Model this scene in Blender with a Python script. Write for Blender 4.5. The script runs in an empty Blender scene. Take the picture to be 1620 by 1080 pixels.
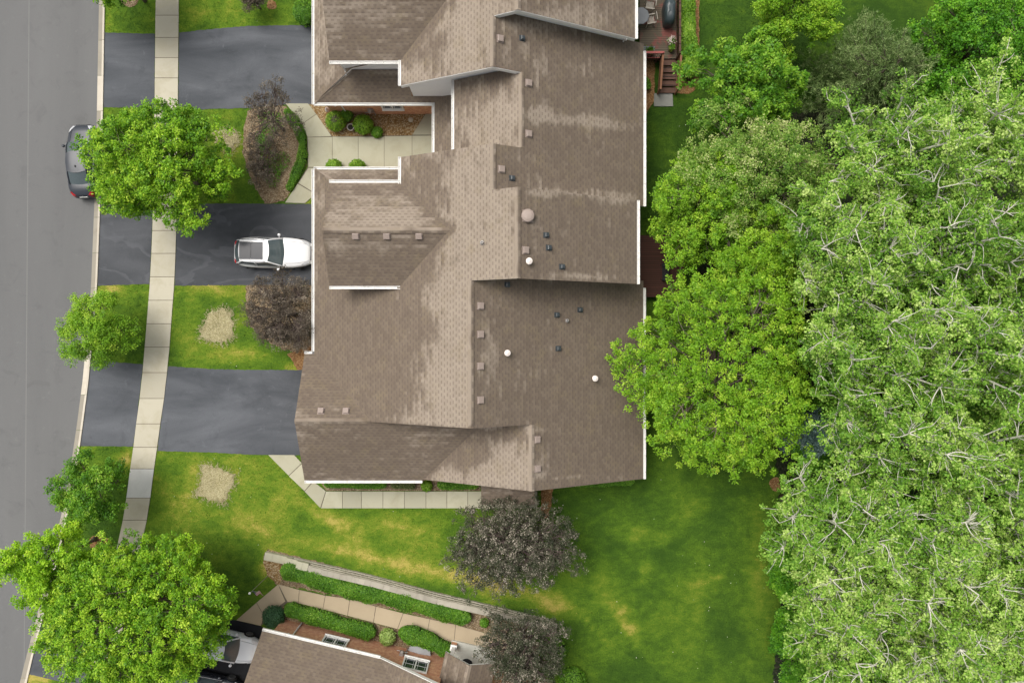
import bpy, bmesh, math, random
import numpy as np
from mathutils import Vector, Matrix

random.seed(7)
RNG = np.random.default_rng(11)
sc = bpy.context.scene
COL = sc.collection

# ------------------------------------------------------------------ camera, sky, sun
H = 44.0            # height of the drone above the ground, m
F = 1080.0          # focal length in photo pixels
cam_d = bpy.data.cameras.new('camera'); cam = bpy.data.objects.new('camera', cam_d); COL.objects.link(cam)
cam.location = (0, 0, H); cam.rotation_euler = (0, 0, 0)
cam_d.sensor_width = 36; cam_d.lens = 24; cam_d.clip_start = 0.5; cam_d.clip_end = 2000
sc.camera = cam
SUN_EL, SUN_AZ = math.radians(62), math.radians(312)      # azimuth from north (+Y), clockwise
w = bpy.data.worlds.new('World'); sc.world = w; w.use_nodes = True
wn = w.node_tree.nodes; wl = w.node_tree.links
sky = wn.new('ShaderNodeTexSky'); sky.sky_type = 'NISHITA'; sky.sun_disc = False
sky.sun_elevation = SUN_EL; sky.sun_rotation = SUN_AZ
sky.air_density = 1.0; sky.dust_density = 8.0; sky.ozone_density = 0.3
bg = wn['Background']; bg.inputs['Strength'].default_value = 0.138
hs = wn.new('ShaderNodeHueSaturation'); hs.inputs['Saturation'].default_value = 0.35      # cloud cover greys the sky
wl.new(sky.outputs[0], hs.inputs['Color']); wl.new(hs.outputs[0], bg.inputs[0])
sd = bpy.data.lights.new('sun', 'SUN'); sd.energy = 1.5; sd.angle = math.radians(34); sd.color = (1.0, 0.97, 0.91)
so = bpy.data.objects.new('sun', sd); COL.objects.link(so)
sdir = Vector((math.sin(SUN_AZ) * math.cos(SUN_EL), math.cos(SUN_AZ) * math.cos(SUN_EL), math.sin(SUN_EL)))
so.rotation_euler = sdir.to_track_quat('Z', 'Y').to_euler(); so.location = sdir * 60
sc.view_settings.view_transform = 'Standard'; sc.view_settings.look = 'None'
sc.view_settings.exposure = 0.13; sc.view_settings.gamma = 1.0
sc.cycles.max_bounces = 7; sc.cycles.diffuse_bounces = 3; sc.cycles.transmission_bounces = 4
sc.cycles.transparent_max_bounces = 4; sc.cycles.caustics_reflective = False; sc.cycles.caustics_refractive = False

# ------------------------------------------------------------------ placing by what the photo shows
def P(px, py, z=0.0):
    s = (H - z) / F
    return Vector(((px - 810) * s, -(py - 540) * s, z))
def pxy(X, Y, z=0.0):
    k = F / (H - z)
    return 810 + X * k, 540 - Y * k
def onplane(px, py, zf):
    z = 4.0
    for _ in range(30):
        p = P(px, py, z); z = zf(p.x, p.y)
    return P(px, py, z)

# ------------------------------------------------------------------ objects
WM = {}
def thing(name, label, cat, loc=(0, 0, 0), rz=0.0, group=None):
    o = bpy.data.objects.new(name, None); COL.objects.link(o)
    o.location = loc; o.rotation_euler = (0, 0, rz); o.empty_display_size = 0.3
    o['label'] = label; o['category'] = cat
    if group: o['group'] = group
    WM[o] = Matrix.Translation(Vector(loc)) @ Matrix.Rotation(rz, 4, 'Z')
    return o
def tag(o, label, cat, group=None, kind=None):
    o['label'] = label; o['category'] = cat
    if group: o['group'] = group
    if kind: o['kind'] = kind
    return o
def link(name, me, mat, parent=None, smooth=False, world=True):
    o = bpy.data.objects.new(name, me); COL.objects.link(o)
    if mat is not None and len(me.materials) == 0: me.materials.append(mat)
    if smooth: me.polygons.foreach_set('use_smooth', [True] * len(me.polygons))
    if parent is not None:
        o.parent = parent
        if world: me.transform(WM[parent].inverted())
        WM[o] = WM[parent]
    else: WM[o] = Matrix.Identity(4)
    return o
def copy_tree(o, parent=None):
    c = o.copy(); COL.objects.link(c)
    if parent is not None: c.parent = parent
    for ch in [x for x in ALLCH(o)]: copy_tree(ch, c)
    return c
def ALLCH(o): return list(o.children)

class MB:
    def __init__(s): s.v = []; s.f = []; s.m = []; s.cur = 0
    def add(s, vs, fs):
        n = len(s.v); s.v += [tuple(v) for v in vs]; s.f += [tuple(i + n for i in f) for f in fs]; s.m += [s.cur] * len(fs); return s
    def box(s, c, d, rz=0.0, M=None):
        x, y, z = d[0] / 2, d[1] / 2, d[2] / 2
        vs = [Vector((i * x, j * y, k * z)) for k in (-1, 1) for j in (-1, 1) for i in (-1, 1)]
        R = M if M is not None else Matrix.Rotation(rz, 3, 'Z')
        return s.add([R @ v + Vector(c) for v in vs], [(0, 2, 3, 1), (4, 5, 7, 6), (0, 1, 5, 4), (2, 6, 7, 3), (0, 4, 6, 2), (1, 3, 7, 5)])
    def prism(s, poly, z0, z1):
        poly = [(p[0], p[1]) for p in poly]
        a = sum(poly[i][0] * poly[(i + 1) % len(poly)][1] - poly[(i + 1) % len(poly)][0] * poly[i][1] for i in range(len(poly)))
        if a < 0: poly = poly[::-1]
        n = len(poly)
        return s.add([(x, y, z0) for x, y in poly] + [(x, y, z1) for x, y in poly],
                     [tuple(range(n))[::-1], tuple(range(n, 2 * n))] + [(i, (i + 1) % n, n + (i + 1) % n, n + i) for i in range(n)])
    def xprism(s, prof, y0, y1):          # profile in X,Z swept along Y
        n = len(prof)
        return s.add([(x, y0, z) for x, z in prof] + [(x, y1, z) for x, z in prof],
                     [tuple(range(n)), tuple(range(n, 2 * n))[::-1]] + [(i, n + i, n + (i + 1) % n, (i + 1) % n) for i in range(n)])
    def yprism(s, prof, x0, x1):
        n = len(prof)
        return s.add([(x0, y, z) for y, z in prof] + [(x1, y, z) for y, z in prof],
                     [tuple(range(n))[::-1], tuple(range(n, 2 * n))] + [(i, (i + 1) % n, n + (i + 1) % n, n + i) for i in range(n)])
    def tube(s, pts, rs, n=6, cap=True):
        pts = [Vector(p) for p in pts]; base = len(s.v); rings = []
        for i, p in enumerate(pts):
            d = (pts[min(i + 1, len(pts) - 1)] - pts[max(i - 1, 0)]).normalized()
            a = d.orthogonal().normalized(); b = d.cross(a)
            r = rs[i] if hasattr(rs, '__len__') else rs
            rings.append([p + (a * math.cos(t) + b * math.sin(t)) * r for t in [2 * math.pi * k / n for k in range(n)]])
        vs = [v for r in rings for v in r]; fs = []
        for i in range(len(pts) - 1):
            for k in range(n): fs.append((i * n + k, i * n + (k + 1) % n, (i + 1) * n + (k + 1) % n, (i + 1) * n + k))
        if cap: fs += [tuple(range(n))[::-1], tuple(range((len(pts) - 1) * n, len(pts) * n))]
        return s.add(vs, fs)
    def lathe(s, c, prof, n=16, M=None):
        c = Vector(c); vs = []; fs = []
        for r, z in prof:
            for k in range(n):
                t = 2 * math.pi * k / n; v = Vector((r * math.cos(t), r * math.sin(t), z))
                vs.append((M @ v if M is not None else v) + c)
        m = len(prof)
        for i in range(m - 1):
            for k in range(n): fs.append((i * n + k, i * n + (k + 1) % n, (i + 1) * n + (k + 1) % n, (i + 1) * n + k))
        fs += [tuple(range(n))[::-1], tuple(range((m - 1) * n, m * n))]
        return s.add(vs, fs)
    def grid(s, rows):                    # rows of points
        n = len(rows[0]); vs = [p for r in rows for p in r]
        return s.add(vs, [(i * n + j, i * n + j + 1, (i + 1) * n + j + 1, (i + 1) * n + j) for i in range(len(rows) - 1) for j in range(n - 1)])
    def mesh(s, name):
        me = bpy.data.meshes.new(name); me.from_pydata(s.v, [], s.f); me.update(); return me
    def build(s, name, mat, parent=None, smooth=False, bevel=0.0, world=True, mats=None):
        me = s.mesh(name)
        if mats:
            for m_ in mats: me.materials.append(m_)
            me.polygons.foreach_set('material_index', s.m)
        if bevel > 0:
            bm = bmesh.new(); bm.from_mesh(me)
            bmesh.ops.remove_doubles(bm, verts=bm.verts, dist=1e-5)
            bmesh.ops.bevel(bm, geom=[e for e in bm.edges if e.is_manifold and e.calc_face_angle(0) > 0.5], offset=bevel, segments=2, affect='EDGES', profile=0.7)
            bm.to_mesh(me); bm.free()
        return link(name, me, mat, parent, smooth, world)

# ------------------------------------------------------------------ materials
class N:
    def __init__(s, name, rough=0.8, spec=0.3):
        s.m = bpy.data.materials.new(name); s.m.use_nodes = True
        s.t = s.m.node_tree; s.b = s.t.nodes['Principled BSDF']; s.out = s.t.nodes['Material Output']
        s.b.inputs['Roughness'].default_value = rough; s.b.inputs['Specular IOR Level'].default_value = spec
        s.tc = None
    def n(s, typ, **kw):
        nd = s.t.nodes.new(typ)
        for k, v in kw.items():
            if k.startswith('i_'):
                key = k[2:]; key = int(key) if key.isdigit() else key.replace('_', ' ')
                s.put(nd.inputs[key], v)
            else: setattr(nd, k, v)
        return nd
    def put(s, inp, v):
        if isinstance(v, bpy.types.NodeSocket): s.t.links.new(v, inp)
        else: inp.default_value = v
    def obj(s):
        if not s.tc: s.tc = s.n('ShaderNodeTexCoord')
        return s.tc.outputs['Object']
    def pos(s): return s.n('ShaderNodeNewGeometry').outputs['Position']
    def attr(s, name): return s.n('ShaderNodeAttribute', attribute_name=name).outputs['Fac']
    def scale(s, v, sc3, off=(0, 0, 0)):
        nd = s.n('ShaderNodeMapping'); s.put(nd.inputs[0], v); nd.inputs['Scale'].default_value = sc3; nd.inputs['Location'].default_value = off; return nd.outputs[0]
    def noise(s, v, scale, detail=4, rough=0.55, dist=0.0):
        nd = s.n('ShaderNodeTexNoise', i_Scale=scale, i_Detail=detail, i_Roughness=rough, i_Distortion=dist); s.put(nd.inputs['Vector'], v); return nd.outputs['Fac']
    def voro(s, v, scale, out='Distance', **kw):
        nd = s.n('ShaderNodeTexVoronoi', i_Scale=scale, **kw); s.put(nd.inputs['Vector'], v); return nd.outputs[out]
    def math(s, op, a, b=0.0, c=0.0, clamp=False):
        nd = s.n('ShaderNodeMath', operation=op, use_clamp=clamp)
        s.put(nd.inputs[0], a); s.put(nd.inputs[1], b); s.put(nd.inputs[2], c); return nd.outputs[0]
    def ramp(s, f, stops, interp='LINEAR'):
        nd = s.n('ShaderNodeValToRGB'); s.put(nd.inputs[0], f); cr = nd.color_ramp; cr.interpolation = interp
        while len(cr.elements) < len(stops): cr.elements.new(0.5)
        for e, (p, c) in zip(cr.elements, stops):
            e.position = p; e.color = (c[0], c[1], c[2], 1) if hasattr(c, '__len__') else (c, c, c, 1)
        return nd.outputs[0]
    def mix(s, f, a, b, mode='MIX'):
        nd = s.n('ShaderNodeMix', data_type='RGBA', blend_type=mode)
        s.put(nd.inputs[0], f)
        for i, v in ((6, a), (7, b)): s.put(nd.inputs[i], (v[0], v[1], v[2], 1) if isinstance(v, tuple) else v)
        return nd.outputs[2]
    def step(s, f, a, b): return s.ramp(f, [(a, 0.0), (b, 1.0)])
    def col(s, c): s.put(s.b.inputs['Base Color'], (c[0], c[1], c[2], 1) if isinstance(c, tuple) else c); return s
    def bump(s, h, st=0.3, d=0.02):
        nd = s.n('ShaderNodeBump', i_Strength=st, i_Distance=d); s.put(nd.inputs['Height'], h); s.put(s.b.inputs['Normal'], nd.outputs[0]); return s

def plain(name, c, rough=0.6, spec=0.3, metal=0.0, var=0.12, scale=6.0, coat=0.0):
    k = N(name, rough, spec); f = k.noise(k.obj(), scale, 5)
    k.col(k.mix(f, tuple(x * (1 - var) for x in c), tuple(min(1, x * (1 + var)) for x in c)))
    k.b.inputs['Metallic'].default_value = metal
    if coat: k.b.inputs['Coat Weight'].default_value = coat; k.b.inputs['Coat Roughness'].default_value = 0.04
    return k.m

def roof_mat():
    k = N('asphalt_shingles', 0.9, 0.15)
    uv = k.n('ShaderNodeUVMap').outputs[0]; sp = k.n('ShaderNodeSeparateXYZ'); k.put(sp.inputs[0], uv)
    u, v = sp.outputs[0], sp.outputs[1]
    cr = k.math('DIVIDE', v, 0.185); ci = k.math('FLOOR', cr); cf = k.math('FRACT', cr)
    wn_ = k.n('ShaderNodeTexWhiteNoise', noise_dimensions='1D'); k.put(wn_.inputs['W'], ci)
    jit = k.math('MULTIPLY', wn_.outputs[0], 0.35)
    uu = k.math('ADD', k.math('ADD', k.math('DIVIDE', u, 0.34), jit), k.math('MULTIPLY', k.math('MODULO', ci, 2.0), 0.5))
    uf = k.math('FRACT', uu); ui = k.math('FLOOR', uu)
    dash = k.math('MULTIPLY', k.math('LESS_THAN', uf, 0.52), k.math('LESS_THAN', cf, 0.42))  # shadow lines of the shingle tabs, drawn into the colour as dashes
    cb = k.n('ShaderNodeCombineXYZ'); k.put(cb.inputs[0], ui); k.put(cb.inputs[1], ci)
    w2 = k.n('ShaderNodeTexWhiteNoise', noise_dimensions='3D'); k.put(w2.inputs['Vector'], cb.outputs[0])
    # damp stain: broad patch + runs along single courses
    c2 = k.n('ShaderNodeCombineXYZ'); k.put(c2.inputs[0], k.math('MULTIPLY', u, 0.75)); k.put(c2.inputs[1], k.math('MULTIPLY', ci, 5.37))
    run = k.noise(c2.outputs[0], 1.0, 3, 0.6)
    broad = k.noise(uv, 0.38, 4, 0.6)
    d = k.math('ADD', k.attr('damp_shade'), k.math('ADD', k.math('MULTIPLY', k.math('SUBTRACT', run, 0.5), 1.9), k.math('MULTIPLY', k.math('SUBTRACT', broad, 0.5), 1.1)))
    d = k.math('ADD', d, k.math('MULTIPLY', k.math('SUBTRACT', w2.outputs[0], 0.5), 0.22)); dm = k.step(d, 0.30, 0.72)
    fine = k.noise(uv, 26.0, 3, 0.7)
    dry = k.mix(w2.outputs[0], (0.290, 0.240, 0.188), (0.335, 0.280, 0.221))
    wet = k.mix(w2.outputs[0], (0.146, 0.114, 0.086), (0.182, 0.144, 0.108))
    c = k.mix(dm, dry, wet)
    moss = k.math('MULTIPLY', k.step(k.noise(uv, 0.9, 5, 0.7), 0.52, 0.72), 0.35)
    c = k.mix(moss, c, (0.25, 0.20, 0.11))
    c = k.mix(k.math('MULTIPLY', dash, k.math('ADD', 0.10, k.math('MULTIPLY', run, 0.62))), c, (0.10, 0.078, 0.066))
    c = k.mix(k.math('MULTIPLY', fine, 0.30), c, (0.12, 0.10, 0.085))
    k.col(c); k.bump(k.math('ADD', k.math('MULTIPLY', cf, 0.6), k.math('ADD', k.math('MULTIPLY', w2.outputs[0], 0.4), fine)), 0.5, 0.02)
    return k.m
def asphalt(name, dark, light, streak=(1, 1, 1), sc_=0.25, blotch=0.5, edges=None):
    k = N(name, 0.85, 0.25); p = k.pos()
    a = k.noise(k.scale(p, streak), sc_, 6, 0.6, 0.6); b = k.noise(p, 14.0, 4, 0.7); c = k.noise(p, 60.0, 2, 0.7)
    col = k.mix(k.step(a, 0.30, 0.72), dark, light)
    if edges:
        rg = k.noise(k.scale(p, (0.45, 1.0, 1.0)), 0.42, 3, 0.5, 0.5)
        band = k.ramp(rg, [(0.49, 0), (0.50, 0.7), (0.53, 0.5), (0.55, 0.0)])
        col = k.mix(k.math('MULTIPLY', band, edges), col, (0.125, 0.130, 0.142))
    col = k.mix(k.math('MULTIPLY', b, 0.35), col, tuple(x * 0.55 for x in dark)); col = k.mix(k.math('MULTIPLY', k.step(k.noise(p, 0.7, 6, 0.7, 0.8), 0.55, 0.68), 0.28), col, tuple(x * 0.6 for x in dark)); col = k.mix(k.math('MULTIPLY', k.step(k.noise(k.scale(p, (1, 1, 1), (9, 4, 0)), 1.6, 6, 0.75, 0.4), 0.60, 0.70), 0.30), col, tuple(min(1, x * 1.25) for x in light))
    col = k.mix(k.step(c, 0.62, 0.8), col, tuple(min(1, x * 1.35) for x in light))
    k.col(col); k.bump(c, 0.35, 0.01); return k.m
def concrete(name, c, stain, var=0.12):
    k = N(name, 0.9, 0.2); p = k.pos(); t = k.attr('tint')
    a = k.noise(p, 0.9, 6, 0.65, 0.5); b = k.noise(p, 22.0, 4, 0.75); g = k.voro(p, 55.0)
    col = k.mix(t, tuple(x * (1 - var) for x in c), tuple(min(1, x * (1 + var)) for x in c))
    col = k.mix(k.step(a, 0.48, 0.80), col, stain)
    col = k.mix(k.math('MULTIPLY', b, 0.30), col, tuple(x * 0.55 for x in c))
    col = k.mix(k.math('MULTIPLY', k.math('LESS_THAN', g, 0.18), 0.25), col, tuple(x * 0.4 for x in c))
    k.col(col); k.bump(b, 0.2, 0.01); return k.m
def lawn_mat():
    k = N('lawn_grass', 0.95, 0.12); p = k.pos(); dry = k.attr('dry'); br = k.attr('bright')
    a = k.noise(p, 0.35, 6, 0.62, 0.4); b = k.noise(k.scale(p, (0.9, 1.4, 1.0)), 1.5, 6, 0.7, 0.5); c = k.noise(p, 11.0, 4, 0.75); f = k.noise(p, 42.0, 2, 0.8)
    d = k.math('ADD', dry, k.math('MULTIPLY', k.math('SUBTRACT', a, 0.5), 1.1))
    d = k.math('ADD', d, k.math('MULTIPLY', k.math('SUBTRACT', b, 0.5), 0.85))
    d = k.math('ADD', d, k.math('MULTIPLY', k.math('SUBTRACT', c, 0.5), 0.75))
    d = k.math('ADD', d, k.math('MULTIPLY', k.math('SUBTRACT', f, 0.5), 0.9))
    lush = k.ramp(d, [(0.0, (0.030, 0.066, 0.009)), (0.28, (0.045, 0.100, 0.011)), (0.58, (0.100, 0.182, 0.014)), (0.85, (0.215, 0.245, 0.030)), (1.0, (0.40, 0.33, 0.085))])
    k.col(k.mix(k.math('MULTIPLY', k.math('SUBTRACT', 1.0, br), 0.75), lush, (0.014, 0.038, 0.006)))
    k.bump(k.math('ADD', c, f), 0.6, 0.03); return k.m
def bed_mat(name, a, b, c, scale=34.0, dots=0.0):
    k = N(name, 0.95, 0.15); p = k.pos()
    nd = k.n('ShaderNodeTexVoronoi', i_Scale=scale); k.put(nd.inputs['Vector'], p)
    sp = k.n('ShaderNodeSeparateColor'); k.put(sp.inputs[0], nd.outputs['Color'])
    col = k.ramp(k.math('ADD', k.math('MULTIPLY', sp.outputs[0], 0.7), k.math('MULTIPLY', k.noise(p, 1.4, 4), 0.45)), [(0.15, a), (0.5, b), (0.85, c)])
    col = k.mix(k.math('MULTIPLY', nd.outputs['Distance'], 0.6), col, tuple(x * 0.3 for x in a))
    k.col(col); k.bump(nd.outputs['Distance'], 0.8, 0.03); return k.m
def brick_mat(name, rot=0.0):
    k = N(name, 0.9, 0.2)
    ge = k.n('ShaderNodeTexCoord').outputs['Object']
    sp = k.n('ShaderNodeSeparateXYZ'); k.put(sp.inputs[0], ge)
    cb = k.n('ShaderNodeCombineXYZ'); k.put(cb.inputs[0], k.math('ADD', sp.outputs[0], sp.outputs[1])); k.put(cb.inputs[1], sp.outputs[2])
    nd = k.n('ShaderNodeTexBrick', i_Scale=1.0); k.put(nd.inputs['Vector'], cb.outputs[0])
    nd.inputs['Color1'].default_value = (0.55, 0.21, 0.11, 1); nd.inputs['Color2'].default_value = (0.72, 0.40, 0.23, 1); nd.inputs['Mortar'].default_value = (0.54, 0.36, 0.26, 1)
    nd.inputs['Brick Width'].default_value = 0.215; nd.inputs['Row Height'].default_value = 0.085; nd.inputs['Mortar Size'].default_value = 0.012
    k.col(k.mix(k.math('MULTIPLY', k.noise(ge, 9, 4), 0.5), nd.outputs['Color'], (0.30, 0.13, 0.08))); k.col(k.mix(k.step(k.noise(ge, 5, 4, 0.8), 0.48, 0.60), k.mix(k.math('MULTIPLY', k.noise(ge, 9, 4), 0.5), nd.outputs['Color'], (0.42, 0.14, 0.08)), (0.68, 0.40, 0.24))); return k.m
def leaf_mat(name, stops, trans=0.3, rough=0.5, spec=0.3):
    k = N(name, rough, spec); t = k.attr('tint')
    c = k.ramp(t, stops); k.col(c)
    tr = k.n('ShaderNodeBsdfTranslucent'); k.put(tr.inputs[0], k.mix(0.35, c, (0.35, 0.55, 0.03)))
    mx = k.n('ShaderNodeMixShader'); mx.inputs[0].default_value = trans
    k.t.links.new(k.b.outputs[0], mx.inputs[1]); k.t.links.new(tr.outputs[0], mx.inputs[2]); k.t.links.new(mx.outputs[0], k.out.inputs[0])
    return k.m
def siding_mat():
    k = N('white_siding', 0.6, 0.3); sp = k.n('ShaderNodeSeparateXYZ'); k.put(sp.inputs[0], k.pos())
    f = k.math('FRACT', k.math('DIVIDE', sp.outputs[2], 0.16))
    k.col(k.mix(k.math('MULTIPLY', k.math('LESS_THAN', f, 0.12), 0.45), k.mix(k.noise(k.pos(), 3, 4), (0.82, 0.82, 0.81), (0.87, 0.87, 0.86)), (0.55, 0.55, 0.55)))
    k.bump(f, 0.5, 0.02); return k.m
def wood_mat(name, a, b, worn=None, ax=1, plank=0.14):
    k = N(name, 0.8, 0.25); o = k.obj(); sp = k.n('ShaderNodeSeparateXYZ'); k.put(sp.inputs[0], o)
    q = k.math('DIVIDE', sp.outputs[ax], plank); i = k.math('FLOOR', q); f = k.math('FRACT', q)
    wn_ = k.n('ShaderNodeTexWhiteNoise', noise_dimensions='1D'); k.put(wn_.inputs['W'], i)
    g = k.noise(k.scale(o, (1.5, 12, 1) if ax == 1 else (12, 1.5, 1)), 2.0, 5)
    c = k.mix(k.math('MULTIPLY', k.math('ADD', wn_.outputs[0], g), 0.5), a, b)
    if worn: c = k.mix(k.step(k.noise(o, 1.1, 5, 0.65, 0.5), 0.50, 0.60), c, k.mix(g, tuple(x * 0.7 for x in worn), worn))
    c = k.mix(k.math('LESS_THAN', f, 0.10), c, (0.015, 0.012, 0.01))
    k.col(c); return k.m

def dirty_white():
    k = N('white_gutter_metal', 0.45, 0.3); p = k.pos(); c = k.mix(k.noise(p, 1.2, 4), (0.70, 0.69, 0.65), (0.82, 0.81, 0.78))
    c = k.mix(k.math('MULTIPLY', k.step(k.noise(p, 7.0, 5, 0.75), 0.56, 0.66), 0.55), c, (0.30, 0.26, 0.18)); k.col(c); return k.m
MAT = dict(
    roof=roof_mat(), siding=siding_mat(), brick=brick_mat('red_brick'),
    white=plain('white_trim_paint', (0.80, 0.79, 0.76), 0.45, var=0.04), gutter=dirty_white(),
    gutter_in=plain('roof_edge_brown', (0.16, 0.12, 0.10), 0.8),
    door=plain('cream_garage_door', (0.66, 0.63, 0.56), 0.5, var=0.04), glass=plain('window_glass', (0.03, 0.04, 0.045), 0.05, 0.8, var=0.3),
    tan_vent=plain('tan_vent_plastic', (0.31, 0.25, 0.215), 0.5, var=0.05), dark_vent=plain('dark_vent_metal', (0.045, 0.055, 0.06), 0.35, 0.6, var=0.3),
    galv=plain('galvanised_metal', (0.42, 0.40, 0.38), 0.35, 0.6, metal=0.6), pvc=plain('white_pipe_plastic', (0.80, 0.72, 0.66), 0.45, var=0.04), black=plain('black_rubber', (0.015, 0.016, 0.018), 0.6),
    road=asphalt('road_asphalt', (0.140, 0.141, 0.140), (0.166, 0.167, 0.165), (1.0, 0.12, 1), 0.35),
    drive=asphalt('sealed_driveway_asphalt', (0.054, 0.060, 0.068), (0.140, 0.148, 0.163), (0.30, 1.0, 1), 0.45),
    drive_w=asphalt('damp_driveway_asphalt', (0.050, 0.054, 0.060), (0.105, 0.110, 0.120), (0.35, 1.0, 1), 0.5, edges=0.75),
    drive_b=asphalt('fresh_black_asphalt', (0.010, 0.011, 0.013), (0.022, 0.024, 0.028), (0.35, 1.0, 1), 0.5),
    walk=concrete('sidewalk_concrete', (0.485, 0.452, 0.355), (0.40, 0.36, 0.255)), walk2=concrete('path_concrete', (0.42, 0.405, 0.30), (0.35, 0.33, 0.225)),
    walk3=concrete('damp_tan_concrete', (0.45, 0.365, 0.25), (0.40, 0.32, 0.215), 0.05), curb=concrete('kerb_concrete', (0.60, 0.55, 0.46), (0.50, 0.44, 0.34)),
    pan=concrete('gutter_pan_concrete', (0.36, 0.33, 0.27), (0.28, 0.25, 0.20)), pale=concrete('new_pale_concrete', (0.56, 0.56, 0.53), (0.50, 0.49, 0.46), 0.04),
    joint=plain('joint_dirt', (0.13, 0.11, 0.08), 0.95, var=0.3), stone=concrete('retaining_wall_block', (0.40, 0.37, 0.30), (0.26, 0.235, 0.19), 0.16),
    lawn=lawn_mat(), mulch=bed_mat('brown_mulch', (0.12, 0.08, 0.045), (0.25, 0.175, 0.10), (0.40, 0.32, 0.21), 18.0),
    gravel=bed_mat('tan_gravel', (0.16, 0.09, 0.035), (0.32, 0.19, 0.07), (0.50, 0.40, 0.25), 16.0), leafm=bed_mat('orange_wood_chips', (0.16, 0.08, 0.035), (0.30, 0.15, 0.06), (0.42, 0.27, 0.13), 20.0),
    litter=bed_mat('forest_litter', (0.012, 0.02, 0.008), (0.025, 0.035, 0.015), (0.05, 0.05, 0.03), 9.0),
    bark=plain('grey_brown_bark', (0.16, 0.13, 0.10), 0.9, var=0.35), pbark=plain('pale_grey_bark', (0.58, 0.565, 0.48), 0.85, var=0.22, scale=3), dbark=plain('dark_twig_bark', (0.10, 0.075, 0.065), 0.9, var=0.3),
    deck=wood_mat('weathered_red_deck_planks', (0.135, 0.105, 0.075), (0.085, 0.075, 0.05), (0.24, 0.085, 0.07)), deck2=wood_mat('dark_red_deck_planks', (0.085, 0.034, 0.024), (0.055, 0.026, 0.018)),
    step=wood_mat('brown_stair_wood', (0.12, 0.065, 0.045), (0.075, 0.045, 0.035), None, 1, 0.5), rail=plain('cedar_rail_wood', (0.26, 0.125, 0.07), 0.7, var=0.25), redrail=plain('faded_red_rail_wood', (0.33, 0.09, 0.08), 0.7, var=0.3),
    straw=bed_mat('dry_straw', (0.24, 0.22, 0.09), (0.48, 0.42, 0.23), (0.62, 0.56, 0.35), 26.0),
)
# ------------------------------------------------------------------ the ground and everything paved
def interp(y, tab):
    ys = [t[0] for t in tab]; return [float(np.interp(y, ys, [t[i] for t in tab])) for i in range(1, len(tab[0]))]
CURB = [(-160, 158, 168), (0, 157, 166.5), (180, 153.5, 163.5), (310, 150, 160), (450, 144.5, 154.5), (520, 139, 149), (570, 134, 144), (606, 130.5, 140.5), (675, 121.5, 131.5),
        (725, 114, 124.5), (790, 103, 113.5), (870, 84, 95), (962, 61.5, 72.5), (1047, 39.5, 50.5), (1080, 31.5, 43), (1240, -12, 0)]
WALK = [(-160, 248, 284), (0, 247, 283), (25, 246.5, 283), (170, 245, 281.5), (280, 243.5, 280.5), (365, 241.5, 279), (401, 240, 278), (450, 237.5, 276), (500, 233.5, 272), (549, 229.5, 268.5),
        (589, 226, 264.5), (630, 221.5, 260), (670, 216, 254), (707, 211.5, 249), (741, 206.5, 244), (787, 200.5, 238), (822, 195, 232.5), (900, 178, 215), (1000, 156, 193), (1080, 136, 173), (1240, 95, 132)]
def gauss(px, py, cx, cy, rx, ry, ang=0.0):
    a = math.radians(ang); dx, dy = px - cx, py - cy
    u = (dx * math.cos(a) + dy * math.sin(a)) / rx; v = (-dx * math.sin(a) + dy * math.cos(a)) / ry
    return np.exp(-(u * u + v * v))
DRY = [  # dried grass patches: cx, cy, rx, ry, angle, amount
    (620, 850, 190, 45, 8, .16), (520, 820, 60, 10, 32, .35), (600, 830, 90, 9, 6, .16), (445, 870, 60, 25, 20, .15), (690, 905, 190, 13, 14, .38), (560, 878, 120, 7, 15, .22), (800, 925, 90, 14, 12, .25),
    (880, 960, 26, 13, 20, .45), (930, 985, 75, 6, 42, .35), (985, 985, 80, 6, 55, .28), (1010, 845, 22, 16, 0, .32), (1050, 850, 12, 10, 0, .30), (1020, 905, 8, 14, 0, .35), (1000, 992, 12, 9, 0, .42), (985, 963, 9, 7, 0, .3),
    (960, 940, 40, 50, 0, .12), (1100, 960, 22, 90, 5, .20), (1205, 960, 22, 110, 0, .30), (960, 1030, 16, 14, 0, .2), (1130, 915, 45, 4, -15, .36),
    (310, 770, 70, 60, 0, .22), (400, 800, 60, 45, 20, .20), (410, 740, 60, 20, 0, .15), (300, 870, 70, 30, 10, .15), (200, 725, 13, 15, 20, .6), (390, 460, 110, 10, 0, .25), (370, 560, 60, 14, 5, .35), (300, 520, 40, 60, 0, .12),
    (330, 455, 60, 5, 0, .4), (175, 456, 20, 7, 0, .8), (310, 25, 60, 24, 0, .15), (430, 25, 30, 14, 0, .15), (172, 30, 10, 26, 0, .35), (55, 1062, 40, 22, -20, .75), (90, 1052, 25, 12, 0, .5), (205, 500, 20, 36, 0, .10), (350, 300, 25, 20, 0, .2), (420, 900, 14, 12, 40, .6),
    (460, 583, 20, 7, 0, .5), (1130, 60, 14, 90, 0, .12), (360, 225, 20, 20, 0, .5), (250, 722, 30, 4, 0, .2), (1060, 830, 60, 60, 0, .06), (1120, 800, 30, 30, 0, .05)]
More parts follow.
